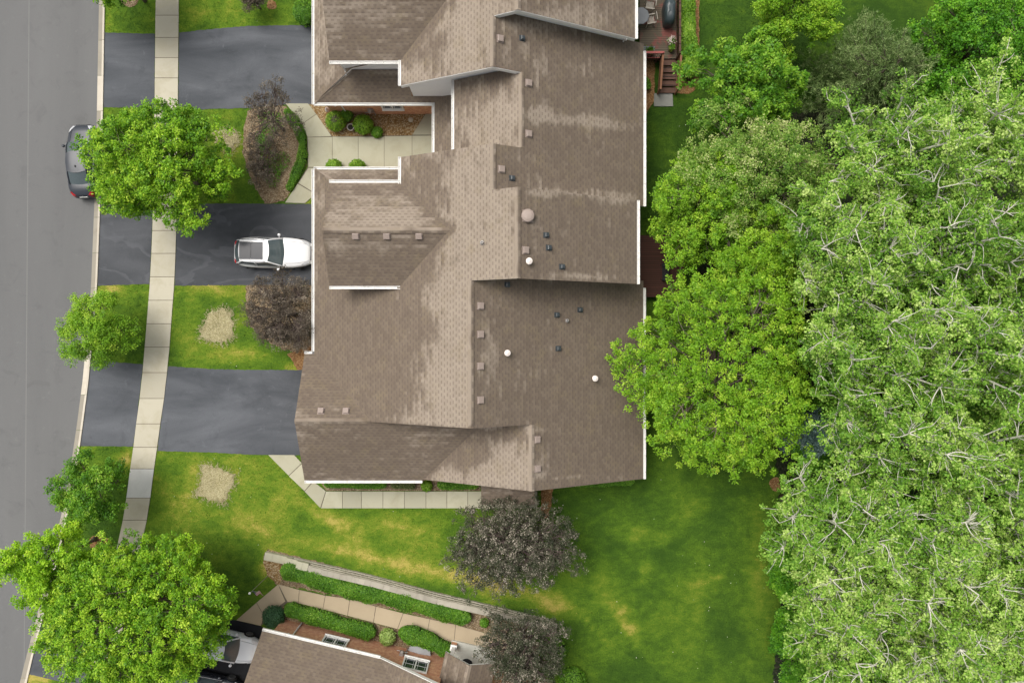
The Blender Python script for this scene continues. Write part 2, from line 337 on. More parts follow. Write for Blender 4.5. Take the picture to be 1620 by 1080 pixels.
def lawn_dry_shade(px, py):
    base = np.interp(px, [0, 250, 680, 860, 960, 1300], [.44, .46, .46, .38, .36, .35])
    base = base - .14 * gauss(px, py, 205, 15, 50, 30) - .16 * gauss(px, py, 205, 510, 22, 60) - .2 * gauss(px, py, 170, 830, 50, 60) - .10 * gauss(px, py, 1000, 800, 120, 25) - .10 * gauss(px, py, 340, 905, 60, 45)  # greener spots; by the kerb trees this is shade put into colour
    base = base - .12 * np.exp(-((py - 120) / 160.0) ** 2) * (px > 1000)
    for cx, cy, rx, ry, a, v in DRY: base = base + v * gauss(px, py, cx, cy, rx, ry, a)
    return np.clip(base, 0.0, 1.15)
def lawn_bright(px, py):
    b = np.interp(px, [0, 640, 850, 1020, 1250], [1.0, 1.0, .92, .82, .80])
    b = np.where((px > 1000) & (py < 420), b - .35 * np.interp(px, [1000, 1130, 1250], [1, .35, .9]), b)  # darker nearest the house: its shade painted into the grass
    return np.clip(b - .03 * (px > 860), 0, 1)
def fattr(me, name, vals, dom='POINT'):
    a = me.attributes.new(name, 'FLOAT', dom); a.data.foreach_set('value', np.asarray(vals, dtype=np.float32))

xs = np.concatenate([[-600, -200, -90, -50], np.arange(-36, 36.1, 0.4), [50, 90, 200, 600]])
ys = np.concatenate([[-600, -200, -80, -40], np.arange(-26, 26.1, 0.4), [40, 80, 200, 600]])
gx, gy = np.meshgrid(xs, ys); nx, ny = len(xs), len(ys)
gv = np.stack([gx.ravel(), gy.ravel(), np.zeros(nx * ny)], 1)
gf = [(j * nx + i, j * nx + i + 1, (j + 1) * nx + i + 1, (j + 1) * nx + i) for j in range(ny - 1) for i in range(nx - 1)]
me = bpy.data.meshes.new('lawn'); me.from_pydata(gv.tolist(), [], gf)
gpx, gpy = pxy(gv[:, 0], gv[:, 1]); fattr(me, 'dry', lawn_dry_shade(gpx, gpy)); fattr(me, 'bright', lawn_bright(gpx, gpy))
link('lawn', me, MAT['lawn'])['kind'] = 'structure'

HARD = []       # polygons (photo pixels) where no grass grows
def sheet(name, poly, z, mat, hard=True, kind='structure', th=0.0, rag=0.0):
    if rag:                                   # ragged natural border
        out = []
        for i, a in enumerate(poly):
            b = poly[(i + 1) % len(poly)]; n = max(1, int(math.dist(a, b) / 4))
            for k in range(n): out.append((a[0] + (b[0] - a[0]) * k / n + random.uniform(-rag, rag), a[1] + (b[1] - a[1]) * k / n + random.uniform(-rag, rag)))
        poly = out
    if hard: HARD.append(np.array(poly))
    b = MB(); b.prism([P(x, y).xy for x, y in poly], z - 0.06 if th == 0 else z - th, z)
    o = b.build(name, mat)
    if kind: o['kind'] = kind
    return o
roadpoly = [(-1100, -160), (-1100, -1500), (158, -1500)] + [(interp(y, CURB)[0] + .3, y) for y in range(-160, 1241, 20)] + [(-330, 2300), (-1500, 2300)]
sheet('road', roadpoly, 0.012, MAT['road'])
# faint paving seam along the road
b = MB(); seam = [(46 - (y / 1080.0) * 8, y) for y in range(-160, 1241, 50)]
b.grid([[P(x - .8, y, .0165) for x, y in seam], [P(x + .8, y, .0165) for x, y in seam]])
o = b.build('road_seam', plain('seam_tar', (0.185, 0.184, 0.180), 0.9)); o['kind'] = 'structure'
def striped(name, tab, ys, f0, f1, z0, z1, mat, gap=0.35, sub=1, pale=None, patch=None):
    """concrete bays between two edges of tab; f0..f1 the share of its width"""
    b = MB(); tint = []; bm = []
    for a, c in zip(ys[:-1], ys[1:]):
        t = random.random(); yy = np.linspace(a + gap, c - gap, sub + 1)
        L = []; R = []
        for y in yy:
            l, r = interp(y, tab); L.append(P(l + (r - l) * f0, y).xy); R.append(P(l + (r - l) * f1, y).xy)
        n0 = len(b.f); b.cur = 1 if patch and patch(0.5 * (a + c)) else 0
        b.prism(L + R[::-1], z0, z1); tint += [t] * (len(b.f) - n0)
    o = b.build(name, None, mats=[mat, pale or mat]); fattr(o.data, 'tint', tint, 'FACE'); o['kind'] = 'structure'; return o
cy_ = list(range(-160, 1241, 56))
striped('gutter_pan', CURB, cy_, 0.0, 0.70, 0.0, 0.02, MAT['pan'], .25, 3, MAT['curb'], lambda y: 130 < y < 150 or 555 < y < 610)
striped('kerb', CURB, cy_, 0.70, 1.0, 0.0, 0.07, MAT['curb'], .25, 3)
HARD.append(np.array([(interp(y, CURB)[0], y) for y in range(-160, 1241, 20)] + [(interp(y, CURB)[1] - 1, y) for y in range(1240, -161, -20)]))
wy = [-156, -120, -84, -47, -11, 25, 60, 92, 124, 167, 205, 243, 281, 320, 365, 401, 438, 475, 512, 549, 589, 630, 670, 707, 741, 787, 822, 860, 897, 934, 972, 1010, 1048, 1086, 1124, 1162, 1200, 1238]
striped('sidewalk', WALK, wy, 0.0, 1.0, 0.0, 0.045, MAT['walk'], .45, 2, MAT['pale'], lambda y: 741 < y < 787)
wpoly = [(interp(y, WALK)[0], y) for y in range(-160, 1241, 20)] + [(interp(y, WALK)[1], y) for y in range(1240, -161, -20)]
sheet('sidewalk_base', wpoly, 0.030, MAT['joint'])
def cl(y): return interp(y, CURB)[1]
def wl_(y): return interp(y, WALK)[0]
def wr(y): return interp(y, WALK)[1]
def apron(n, y0l, y0r, y1l, y1r, mat): return sheet(n, [(cl(y0l), y0l), (wl_(y0r) - .8, y0r), (wl_((y0r + y1r) / 2) - .8, (y0r + y1r) / 2), (wl_(y1r) - .8, y1r), (cl(y1l), y1l), (cl((y0l + y1l) / 2), (y0l + y1l) / 2)], 0.016, mat, rag=.4)
apron('driveway_apron', 52, 54, 170, 171, MAT['drive'])
sheet('driveway', [(wr(50) + .8, 52), (340, 46), (390, 42), (430, 41), (520, 40), (520, 166), (455, 165), (400, 171), (wr(173) + .8, 174)], 0.016, MAT['drive'], rag=.5)
apron('driveway_apron', 322, 324, 452, 449, MAT['drive_w'])
sheet('driveway', [(wr(322) + .8, 323), (340, 322), (452, 323), (520, 322), (520, 451), (400, 451), (wr(452) + .8, 452)], 0.016, MAT['drive_w'], rag=.5)
apron('driveway_apron', 570, 576, 705, 706, MAT['drive'])
sheet('driveway', [(wr(580) + .8, 579), (340, 584), (400, 585), (500, 585), (500, 720), (400, 719), (330, 715), (wr(712) + .8, 713)], 0.016, MAT['drive'], rag=.5)
apron('driveway_apron', 985, 1000, 1066, 1085, MAT['drive'])
sheet('driveway', [(wr(1005) + .8, 1000), (300, 985), (372, 980), (414, 990), (440, 1020), (430, 1180), (wr(1150), 1180)], 0.016, MAT['drive_b'], rag=.3)
def slabs(name, polys, mat, z=0.05, inset=0.02):
    b = MB(); tint = []
    for poly in polys:
        pts = [P(x, y).xy for x, y in poly]; c = sum(pts, Vector((0, 0))) / len(pts)
        pts = [c + (p - c) * (1 - inset / max(.3, (p - c).length)) for p in pts]
        n0 = len(b.f); b.prism(pts, 0.0, z); tint += [random.random()] * (len(b.f) - n0); HARD.append(np.array(poly))
    o = b.build(name, mat); fattr(o.data, 'tint', tint, 'FACE'); o['kind'] = 'structure'; return o
W1 = [[(452, 164), (488, 164), (501, 181), (478, 197)], [(478, 197), (501, 181), (525, 216), (486.5, 217.5)], [(486.5, 217.5), (526, 217), (526, 265), (488, 265)], [(526, 216.5), (567, 216.5), (567, 266), (526, 266)], [(567, 216.5), (608, 216.5), (608, 266), (567, 266)],
      [(608, 216), (652, 215), (652, 266), (608, 266)], [(652, 215), (700, 214.5), (700, 266), (652, 266)], [(652, 214), (674.5, 178.5), (700, 178.5), (700, 214)], [(488, 265.5), (520, 266), (500, 307), (472, 290)], [(471, 290.5), (499.5, 307.5), (483, 322), (451, 321)]]
slabs('entry_path', W1, MAT['walk2'])
sheet('entry_path_base', [(453, 165), (487, 164.5), (526, 216), (652, 214.5), (674, 178), (700, 178), (700, 266), (520, 266), (499, 307), (483, 321), (452, 321), (471, 290), (487, 264), (486, 218), (478, 198)], 0.028, MAT['joint'])
W2 = [[(424.5, 719), (466, 719), (478, 732), (457, 752)], [(457, 752.5), (478, 732.5), (496, 760), (482, 776)], [(482, 776.5), (496, 761), (516, 776), (507, 803)]] + [[(a, 776.5), (c, 776.5), (c, 803.5), (a - (8 if i == 0 else 0), 803.5)] for i, (a, c) in enumerate(zip([516, 542, 572, 606, 640, 674, 707, 740, 775, 812], [542, 572, 606, 640, 674, 707, 740, 775, 812, 850]))]
slabs('side_path', W2[:-4] , MAT['walk2']); slabs('side_path', W2[-4:], MAT['walk3'] if False else MAT['walk2'])
sheet('side_path_base', [(425, 719.3), (466, 719.3), (496, 761), (516, 776.8), (850, 776.8), (850, 803.2), (508, 803.2)], 0.028, MAT['joint'])
def lerp(a, b, t): return (a[0] + (b[0] - a[0]) * t, a[1] + (b[1] - a[1]) * t)
up = [(440.5, 923), (474, 932), (515, 941), (554, 946), (595, 958), (638, 969), (680, 978), (721, 987), (777, 1003), (820, 1016), (850, 1026)]
lo = [(449, 960), (472, 953), (511, 963), (550, 973), (591, 984), (629, 994), (675, 1005), (718, 1016), (763, 1029), (806, 1042), (838, 1052)]
W3 = [[(374, 980), (406, 952), (419, 975), (413, 989)], [(406, 952), (440.5, 923), (452, 950), (432, 966), (419, 975)], [up[0], up[1], lo[1], (455, 951)]] + [[up[i], up[i + 1], lo[i + 1], lo[i]] for i in range(1, 10)]
slabs('lower_path', W3, MAT['walk3'])
sheet('lower_path_base', [(375, 980), (440.5, 924)] + up[1:] + lo[:0:-1] + [(455, 952), (414, 988)], 0.028, MAT['joint'])
slabs('stair_pad', [[(1034, 148), (1064, 148), (1065, 169), (1034, 169)]], plain('grey_pad', (0.22, 0.22, 0.20), .9), .06)
# planting beds
sheet('mulch_bed', [(392, 176), (420, 162), (440, 158), (455, 172), (470, 190), (482, 212), (485.5, 235), (484, 262), (470, 288), (450, 318), (420, 322), (405, 300), (392, 270), (384, 240), (386, 205)], 0.014, MAT['mulch'], hard=True, rag=1.2)
sheet('gravel_bed', [(489, 165), (684, 165), (684, 178), (674, 178), (652, 214.5), (525, 216)], 0.020, MAT['gravel'])
sheet('gravel_bed', [(497, 266.5), (690, 263), (690, 285), (497, 285)], 0.018, MAT['gravel'])
sheet('mulch_bed', [(505, 758), (760, 758), (760, 776), (516, 776)], 0.014, MAT['mulch'])
sheet('mulch_bed', [(856, 755), (876, 755), (872, 800), (864, 824), (856, 812)], 0.014, MAT['leafm'], rag=1)
sheet('mulch_bed', [(455, 560), (500, 545), (500, 584), (470, 584)], 0.020, MAT['leafm'], rag=1)
sheet('mulch_bed', [(390, 440), (497, 452), (497, 570), (470, 560), (430, 545), (398, 520), (388, 480)], 0.012, MAT['mulch'], rag=2)
sheet('mulch_bed', [(416, 884), (424, 868), (560, 902), (700, 938), (780, 962), (860, 990), (852, 1035), (846, 1080), (820, 1100), (845, 1040), (780, 1004), (640, 968), (475, 930), (436, 924), (424, 905)], 0.012, MAT['mulch'], rag=1.5)
sheet('mulch_bed', [(416, 886), (440, 885), (450, 905), (442, 925), (424, 912)], 0.018, MAT['gravel'], rag=1)
sheet('mulch_bed', [(440, 958), (511, 964), (630, 995), (720, 1018), (716, 1055), (440, 995)], 0.016, MAT['mulch'])
sheet('mulch_bed', [(1065, 0), (1106, 0), (1106, 110), (1104, 138), (1090, 149), (1066, 148)], 0.014, MAT['leafm'], rag=1)
sheet('mulch_bed', [(1012, 60), (1036, 100), (1035, 160), (1022, 180), (1012, 182)], 0.014, MAT['leafm'], rag=1)
for cx, cy, r in ((205, -2, 14), (306, 888, 14), (1228, 765, 11), (152, 858, 12), (430, 8, 8), (168, 860, 9)):
    sheet('mulch_ring', [(cx + r * math.cos(t / 8 * math.pi), cy + r * math.sin(t / 8 * math.pi)) for t in range(16)], 0.014, MAT['leafm'] if cx != 205 else MAT['mulch'], rag=1)
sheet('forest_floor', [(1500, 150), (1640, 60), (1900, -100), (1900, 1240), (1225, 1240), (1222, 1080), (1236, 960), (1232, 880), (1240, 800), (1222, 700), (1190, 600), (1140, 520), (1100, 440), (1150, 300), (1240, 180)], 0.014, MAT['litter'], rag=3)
HARD.append(np.array([(500, 40), (1010, 40), (1018, 760), (500, 765)]))       # under the long building
HARD.append(np.array([(430, 985), (790, 1080), (790, 1240), (380, 1240)]))
STRAW = [((343, 516), [(331, 492), (352, 486), (366, 492), (371, 512), (368, 535), (352, 546), (330, 541), (314, 534), (318, 515)], 'square patch of pale dry straw in the lawn between the middle and lower driveways'),
         ((340, 765), [(320, 733), (345, 739), (374, 750), (368, 772), (357, 799), (335, 793), (307, 784), (315, 768), (318, 750)], 'tilted patch of pale dry straw in the front lawn below the lowest driveway'),
         ((357, 214), [(340, 206), (362, 202), (377, 210), (378, 226), (366, 240), (352, 238), (343, 224)], 'small straw patch in the grass half hidden by the biggest upper street tree')]
SP = []
for (cx, cy), poly, lab in STRAW:
    pts = []
    for i in range(len(poly)):
        a, c = poly[i], poly[(i + 1) % len(poly)]
        for k in range(5): q = lerp(a, c, k / 5); pts.append((q[0] + random.uniform(-1.6, 1.6), q[1] + random.uniform(-1.6, 1.6)))
    b = MB(); c0 = P(cx, cy)
    rings = [[P(*lerp((cx, cy), q, t * (.93 + .07 * math.sin(len(pts) * q[0]))), z) for q in pts + pts[:1]] for t, z in ((1.0, .004), (.93, .035), (.7, .06), (.4, .055), (.02, .035))]
    b.grid(rings)
    for _ in range(1500):                       # loose stalks
        q = lerp((cx, cy), random.choice(pts), random.random() ** .5 * random.choice((1.0, 1.08, 1.22))); p = P(q[0], q[1], .055 if random.random() < .6 else .03); a = random.uniform(0, 6.28); l = random.uniform(.05, .16)
        d = Vector((math.cos(a), math.sin(a), random.uniform(-.1, .3))) * l; s_ = Vector((-math.sin(a), math.cos(a), 0)) * .009
        b.add([p - s_, p + s_, p + d + s_, p + d - s_], [(0, 1, 2, 3)])
    o = b.build('straw_patch', MAT['straw']); tag(o, lab, 'straw patch', 'straw patches where street trees were removed')
    HARD.append(np.array([lerp((cx, cy), q, .9) for q in poly]))

def inpoly(px, py, poly):
    x, y = poly[:, 0], poly[:, 1]; r = np.zeros(len(px), bool); j = len(poly) - 1
    for i in range(len(poly)):
        c = ((y[i] > py) != (y[j] > py)); xx = (x[j] - x[i]) * (py - y[i]) / (y[j] - y[i] + 1e-9) + x[i]
        r ^= c & (px < xx); j = i
    return r
def quads(name, base, dirv, side, tint, mat, parent=None, extra=None):
    """kite shaped leaves or blades: base (n,3), dirv (n,3) along, side (n,3) half width"""
    n = len(base); v = np.empty((n, 4, 3), np.float32)
    v[:, 0] = base; v[:, 1] = base + dirv * .45 + side; v[:, 2] = base + dirv; v[:, 3] = base + dirv * .45 - side
    me = bpy.data.meshes.new(name); me.vertices.add(4 * n); me.vertices.foreach_set('co', v.ravel())
    me.loops.add(4 * n); me.loops.foreach_set('vertex_index', np.arange(4 * n, dtype=np.int32))
    me.polygons.add(n); me.polygons.foreach_set('loop_start', np.arange(0, 4 * n, 4, dtype=np.int32)); me.update(calc_edges=True)
    for k, val in {**({'tint': tint} if tint is not None else {}), **(extra or {})}.items(): fattr(me, k, val, 'FACE')
    return link(name, me, mat, parent)
# short grass blades over all lawns
n = 150000
gxy = np.stack([RNG.uniform(-34.5, 19.5, n), RNG.uniform(-22.5, 22.5, n)], 1)
px_, py_ = pxy(gxy[:, 0], gxy[:, 1]); ok = px_ > 130
for poly in HARD: ok &= ~inpoly(px_, py_, poly)
gxy, px_, py_ = gxy[ok], px_[ok], py_[ok]; n = len(gxy)
base = np.concatenate([gxy, np.zeros((n, 1))], 1); a = RNG.uniform(0, 2 * math.pi, n); l = RNG.uniform(.05, .11, n)
dv = np.stack([np.cos(a) * .8, np.sin(a) * .8, RNG.uniform(.35, .9, n)], 1) * l[:, None]; sv = np.stack([-np.sin(a), np.cos(a), np.zeros(n)], 1) * .022
o = quads('grass_blades', base, dv, sv, None, MAT['lawn'], None, dict(dry=lawn_dry_shade(px_, py_) + RNG.normal(0, .08, n), bright=lawn_bright(px_, py_)))
tag(o, 'short mown grass growing over the front and back lawns', 'grass', kind='stuff')
# fallen petals and leaf litter specks
n = 420; bx = np.stack([RNG.uniform(-22, 17, n), RNG.uniform(-22, 21, n), np.full(n, .07)], 1); px_, py_ = pxy(bx[:, 0], bx[:, 1]); ok = (px_ > 250) & (px_ < 1235)
for poly in HARD: ok &= ~inpoly(px_, py_, poly)
bx = bx[ok][:130]; n = len(bx); a = RNG.uniform(0, 6.28, n); s_ = RNG.uniform(.035, .075, n)
o = quads('fallen_petals', bx, np.stack([np.cos(a) * s_, np.sin(a) * s_, s_ * .2], 1), np.stack([-np.sin(a), np.cos(a), a * 0], 1) * s_[:, None] * .4, None, plain('pale_petal', (.6, .6, .48)))
tag(o, 'tiny pale petals scattered over the grass', 'petals', kind='stuff')
# ------------------------------------------------------------------ roofs
DAMP_SHADE = [(560, 560, 85, 130, .75), (520, 480, 60, 70, .35), (650, 520, 55, 90, .42), (600, 640, 60, 26, .35), (690, 560, 36, 60, .0), (720, 500, 40, 90, -.45), (720, 620, 45, 60, -.45), (660, 668, 90, 7, -.4), (760, 400, 60, 40, -.5), (745, 300, 50, 50, -.25), (700, 250, 55, 22, -.05),
        (720, 410, 60, 18, .25), (690, 330, 26, 44, .35), (675, 265, 20, 30, .4), (600, 300, 80, 10, .38), (610, 345, 90, 16, -.4), (620, 425, 80, 26, .50), (560, 395, 60, 8, -.2), (505, 350, 8, 80, .2), (515, 590, 25, 35, .45), (530, 640, 40, 14, -.4), (540, 715, 70, 30, .45), (640, 705, 60, 22, .25), (620, 745, 80, 14, .35),
        (735, 715, 45, 25, .65), (800, 745, 50, 20, -.45), (700, 752, 40, 9, -.4), (800, 690, 34, 10, .5), (610, 70, 90, 30, .40), (640, 15, 70, 16, .05), (560, 95, 60, 10, .3), (690, 60, 16, 50, .3), (740, 60, 36, 60, -.4), (660, 120, 20, 16, -.4), (590, 135, 70, 12, .45), (630, 150, 60, 10, .4), (600, 118, 30, 5, -.3),
        (770, 190, 46, 44, -.35), (735, 150, 20, 24, .5), (790, 122, 20, 14, .4), (850, 180, 30, 14, -.95), (920, 190, 60, 11, -.85), (985, 200, 40, 9, -.5), (800, 95, 16, 30, -.5), (850, 115, 22, 36, -.30), (900, 105, 50, 14, -.25), (820, 40, 60, 10, -.4), (900, 30, 80, 20, -.30), (835, 250, 26, 20, -.3),
        (848, 340, 22, 60, -.42), (900, 305, 90, 6, -.75), (980, 314, 40, 8, -.7), (900, 438, 100, 3.5, -.7), (775, 560, 16, 100, -.42), (800, 600, 22, 70, -.22), (850, 680, 30, 5, -.4), (857, 715, 12, 44, -.4), (900, 754, 110, 5, -.5), (840, 460, 110, 6, .1)]  # closing entry: shade painted under the upper roof step
DLINE = [(634, 288, 713, 364, 5, .7), (632, 453, 713, 364, 6, .6), (497, 560, 585, 663, 6, .7), (497, 268, 516, 288, 3, .6), (632, 96, 715, 0, 6, .6), (669, 760, 742, 681, 6, .6), (503, 163, 543, 111, 4, .5), (750, 450, 750, 676, 5, .8), (823, 302, 823, 438, 5, .8),
         (784, 30, 784, 104, 4, .8), (830, 114, 830, 238, 5, .8), (785, 242, 787, 298, 4, .8), (516, 290, 514, 366, 4, .5), (521, 452, 514, 368, 4, .5), (515, 370, 705, 370, 4, .5), (590, 668, 735, 681, 5, .5), (745, 682, 834, 681, 4, .5)]  # dark lines at valleys and ridges; step lines are shade painted in
def damp_shade(px, py, base):
    v = base
    for x1, y1, x2, y2, wd, a in DLINE:
        L2 = (x2 - x1) ** 2 + (y2 - y1) ** 2; t = max(0, min(1, ((px - x1) * (x2 - x1) + (py - y1) * (y2 - y1)) / L2)); d2 = (px - x1 - t * (x2 - x1)) ** 2 + (py - y1 - t * (y2 - y1)) ** 2
        if d2 < 500: v += a * math.exp(-d2 / (wd * wd))
    for cx, cy, rx, ry, a in DAMP_SHADE: v += a * math.exp(-((px - cx) / rx) ** 2 - ((py - cy) / ry) ** 2)
    return v
class Roof:
    def __init__(s, Mw=None): s.bm = bmesh.new(); s.uv = s.bm.loops.layers.uv.new('UVMap'); s.dl = s.bm.verts.layers.float.new('damp_shade'); s.under = MB(); s.Mw = Mw
    def plane(s, poly, zf, ax, base=0.55, th=0.2, caps=True):
        a = sum(poly[i][0] * poly[(i + 1) % len(poly)][1] - poly[(i + 1) % len(poly)][0] * poly[i][1] for i in range(len(poly)))
        if a < 0: poly = poly[::-1]
        t = bmesh.new(); t.faces.new([t.verts.new((x, y, 0)) for x, y in poly])
        x0, x1 = min(p[0] for p in poly), max(p[0] for p in poly); y0, y1 = min(p[1] for p in poly), max(p[1] for p in poly)
        for axis, lo, hi in ((0, x0, x1), (1, y0, y1)):
            q = lo + .28
            while q < hi - .05:
                bmesh.ops.bisect_plane(t, geom=list(t.verts) + list(t.edges) + list(t.faces), plane_co=((q, 0, 0) if axis == 0 else (0, q, 0)), plane_no=((1, 0, 0) if axis == 0 else (0, 1, 0)), dist=1e-5); q += .28
        mp = {}
        for v in t.verts:
            z = zf(v.co.x, v.co.y); wpt = Vector((v.co.x, v.co.y, z))
            nv = s.bm.verts.new(wpt); g = s.Mw @ wpt if s.Mw else wpt
            px, py = pxy(g.x, g.y, g.z); nv[s.dl] = damp_shade(px, py, base); mp[v] = nv
        for f in t.faces:
            nf = s.bm.faces.new([mp[v] for v in f.verts])
            for lp in nf.loops:
                c = lp.vert.co; lp[s.uv].uv = (c.y, c.x * 1.118 + 50) if ax == 'X' else (c.x, c.y * 1.118 + 50)
        t.free(); n = len(poly)
        top = [Vector((x, y, zf(x, y))) for x, y in poly]
        # shingle edge, then the fascia board slightly set back
        c = sum(top, Vector()) / n; ins = [c + (p - c) * (1 - .03 / max(.5, (p - c).length)) for p in top]
        z_ = Vector((0, 0, 1)); fs = [(i, (i + 1) % n, n + (i + 1) % n, n + i) for i in range(n)]
        s.under.cur = 1; s.under.add([p - z_ * .035 for p in top] + [p - z_ * .002 for p in top], fs + [tuple(range(n))[::-1]])
        s.under.cur = 0; s.under.add([p - z_ * th for p in ins] + [p - z_ * .036 for p in ins], fs + [tuple(range(n))[::-1]])
    def ridge(s, a, b, wd=.16, base=.25):
        """cap shingles folded over a ridge or hip; a, b end points on it, laid in the two slopes given by drop per metre"""
        a, b = Vector(a), Vector(b); d = (b - a); L = d.length; d.normalize(); sd_ = Vector((-d.y, d.x, 0)).normalized()
        n = max(2, int(L / .3)); rows = []
        for i in range(n + 1):
            p = a + d * (L * i / n) + Vector((0, 0, .035))
            rows.append([s.bm.verts.new(p - sd_ * wd - Vector((0, 0, wd * .47))), s.bm.verts.new(p), s.bm.verts.new(p + sd_ * wd - Vector((0, 0, wd * .47)))])
            for v in rows[-1]:
                g = s.Mw @ v.co if s.Mw else v.co; px, py = pxy(g.x, g.y, g.z); v[s.dl] = damp_shade(px, py, base)
        for i in range(n):
            for k in range(2):
                f = s.bm.faces.new([rows[i][k], rows[i][k + 1], rows[i + 1][k + 1], rows[i + 1][k]][::-1])
                for lp in f.loops: c = lp.vert.co; tt = (c - a).dot(d); ss = (c - a).dot(sd_); lp[s.uv].uv = (tt * .5 + 3.3, ss * .5 + 50.05)
    def build(s, name, parent):
        me = bpy.data.meshes.new(name); s.bm.normal_update(); s.bm.to_mesh(me)
        bm = bmesh.new(); bm.from_mesh(me)
        for f in bm.faces:
            if f.normal.z < 0: f.normal_flip()
        bm.to_mesh(me); bm.free()
        r = link(name, me, MAT['roof'], parent, world=s.Mw is None)
        u = s.under.build('fascia', None, r, world=s.Mw is None, mats=[MAT['white'], MAT['gutter_in']])
        return r
def gutter(a, b, parent, world=True, w_=.15, side=None):
    a, b = Vector(a), Vector(b); d = (b - a).normalized(); s_ = Vector((-d.y, d.x, 0)); m = MB()
    R = Matrix(((d.x, s_.x, 0), (d.y, s_.y, 0), (d.z, 0, 1))); L = (b - a).length; c = (a + b) / 2
    m.box(c + Vector((0, 0, -.09)), (L, w_, .02), M=R)
    for q in (-1, 1): m.box(c + s_ * q * (w_ / 2 - .01) + Vector((0, 0, -.045)), (L, .03, .11), M=R)
    n = int(L / .9)
    for i in range(n): m.box(a + (b - a) * ((i + .5) / n) + Vector((0, 0, .0)), (.03, w_ - .02, .012), M=R)
    for q in (a, b): m.box(q + Vector((0, 0, -.045)), (.02, w_, .11), M=R)
    return m.build('gutter', MAT['gutter'], parent, world=world)
def window(parent, c, wdt, hgt, ang, sashes=2, world=True, name='window'):
    """window in a wall; c centre of the opening on the wall face, ang = direction the wall faces"""
    R = Matrix.Rotation(ang, 3, 'Z'); c = Vector(c); m = MB()      # local: x along wall, y outwards
    def bx(mm, x, y, z, dx, dy, dz): mm.box(c + R @ Vector((x, y, z)), (dx, dy, dz), M=R)
    for q in (-1, 1): bx(m, q * (wdt / 2), .03, 0, .09, .10, hgt + .09)
    for q in (-1, 1): bx(m, 0, .031, q * hgt / 2, wdt - .09, .10, .09)
    for k in range(1, sashes): bx(m, -wdt / 2 + wdt * k / sashes, .028, 0, .08, .08, hgt - .09)
    fr = m.build(name, MAT['white'], parent, world=world)
    g = MB(); bx(g, 0, .0, 0, wdt - .09, .02, hgt - .09); g.build('pane', MAT['glass'], fr, world=world)
    mm = MB()
    for k in range(sashes):
        x0 = -wdt / 2 + wdt * (k + .5) / sashes
        for q in (-.16, .16): bx(mm, x0 + q * wdt / sashes * 1.9, .02, 0, .018, .014, hgt - .1)
        bx(mm, x0, .0205, 0, wdt / sashes - .1, .013, .018)
    mm.build('muntin', MAT['white'], fr, world=world)
    sl = MB(); bx(sl, 0, .06, -hgt / 2 - .085, wdt + .14, .17, .07); sl.build('sill', MAT['white'], fr, world=world)
    return fr
def garage_door(parent, c, wdt, hgt, ang, world=True):
    R = Matrix.Rotation(ang, 3, 'Z'); c = Vector(c); m = MB()
    for k in range(4): m.box(c + R @ Vector((0, .02, hgt * (k + .5) / 4 - hgt / 2)), (wdt, .05, hgt / 4 - .015), M=R)
    for k in range(4):
        for j in range(8): m.box(c + R @ Vector((-wdt / 2 + wdt * (j + .5) / 8, .05, hgt * (k + .5) / 4 - hgt / 2)), (wdt / 8 - .1, .02, hgt / 4 - .14), M=R)
    d = m.build('garage_door', MAT['door'], parent, world=world, bevel=0)
    h = MB(); h.box(c + R @ Vector((0, .09, -hgt / 2 + .35)), (.22, .03, .04), M=R); h.build('handle', MAT['dark_vent'], d, world=world)

# ------------------------------------------------------------------ the long row of attached townhouses
HB = thing('townhouse_row', 'long brown shingled row of attached townhouses with white gutters and many small roof vents', 'building', (-2, 5, 0))
Wp = lambda X, Y: 3 + .5 * (X + 11.88)
CE = lambda X, Y: 7.85 - .5 * (X + 2.18)
C2W = lambda X, Y: 6.22 - .5 * (1.08 - X)
BE = lambda X, Y: 9.085 - .5 * (X - .29)
AE = lambda X, Y: 8.44 - .5 * (X + 1.0)
A2W = lambda X, Y: 7.69 - .5 * (.5 - X)
gab = lambda y0, z0: (lambda X, Y: z0 - .5 * abs(Y - y0))
GBf, GAf, GCf = gab(5.98, 7.25), gab(18.57, 7.25), gab(-4.55, 4.9)
SKB = lambda X, Y: 3 + .633 * (10.33 - Y)
SKA = lambda X, Y: 3 + .633 * (Y - 14.31)
STR = lambda X, Y: 3 + .4 * (X + 4.67)
r = Roof()
r.plane([(-11.88, -.75), (-8.08, -4.6), (-2.18, -4.6), (-2.18, 3.22), (-11.88, 3.22)], Wp, 'X', .34)
r.plane([(-11.88, 3.22), (.29, 3.22), (.29, 7.9), (-11.88, 7.9)], Wp, 'X', .42)
r.plane([(-11.88, 7.9), (-1.0, 7.9), (-1.0, 8.75), (-11.88, 8.75)], Wp, 'X', .42)
r.plane([(-6.22, 8.75), (-1.0, 8.75), (-1.0, 10.3), (-6.22, 10.3)], Wp, 'X', .45)
r.plane([(-11.88, 8.75), (-9.38, 8.75), (-11.88, 10.33)], Wp, 'X', .55)
r.plane([(-2.18, -4.6), (7.93, -4.6), (7.93, 3.66), (-2.18, 3.66)], CE, 'X', 1.0)
r.plane([(1.08, -8.28), (7.93, -8.28), (7.93, -4.6), (1.08, -4.6)], CE, 'X', 1.0)
r.plane([(-5.36, -8.28), (1.08, -8.28), (1.08, -4.6), (-1.56, -4.6)], C2W, 'X', .4)
r.plane([(.29, 3.22), (7.02, 3.22), (7.02, 7.9), (.29, 7.9)], BE, 'X', .95)
r.plane([(-1.0, 7.9), (7.69, 7.9), (7.69, 10.3), (-1.0, 10.3)], AE, 'X', 1.0)
r.plane([(.5, 10.3), (7.69, 10.3), (7.69, 14.3), (.5, 14.3)], AE, 'X', .98)
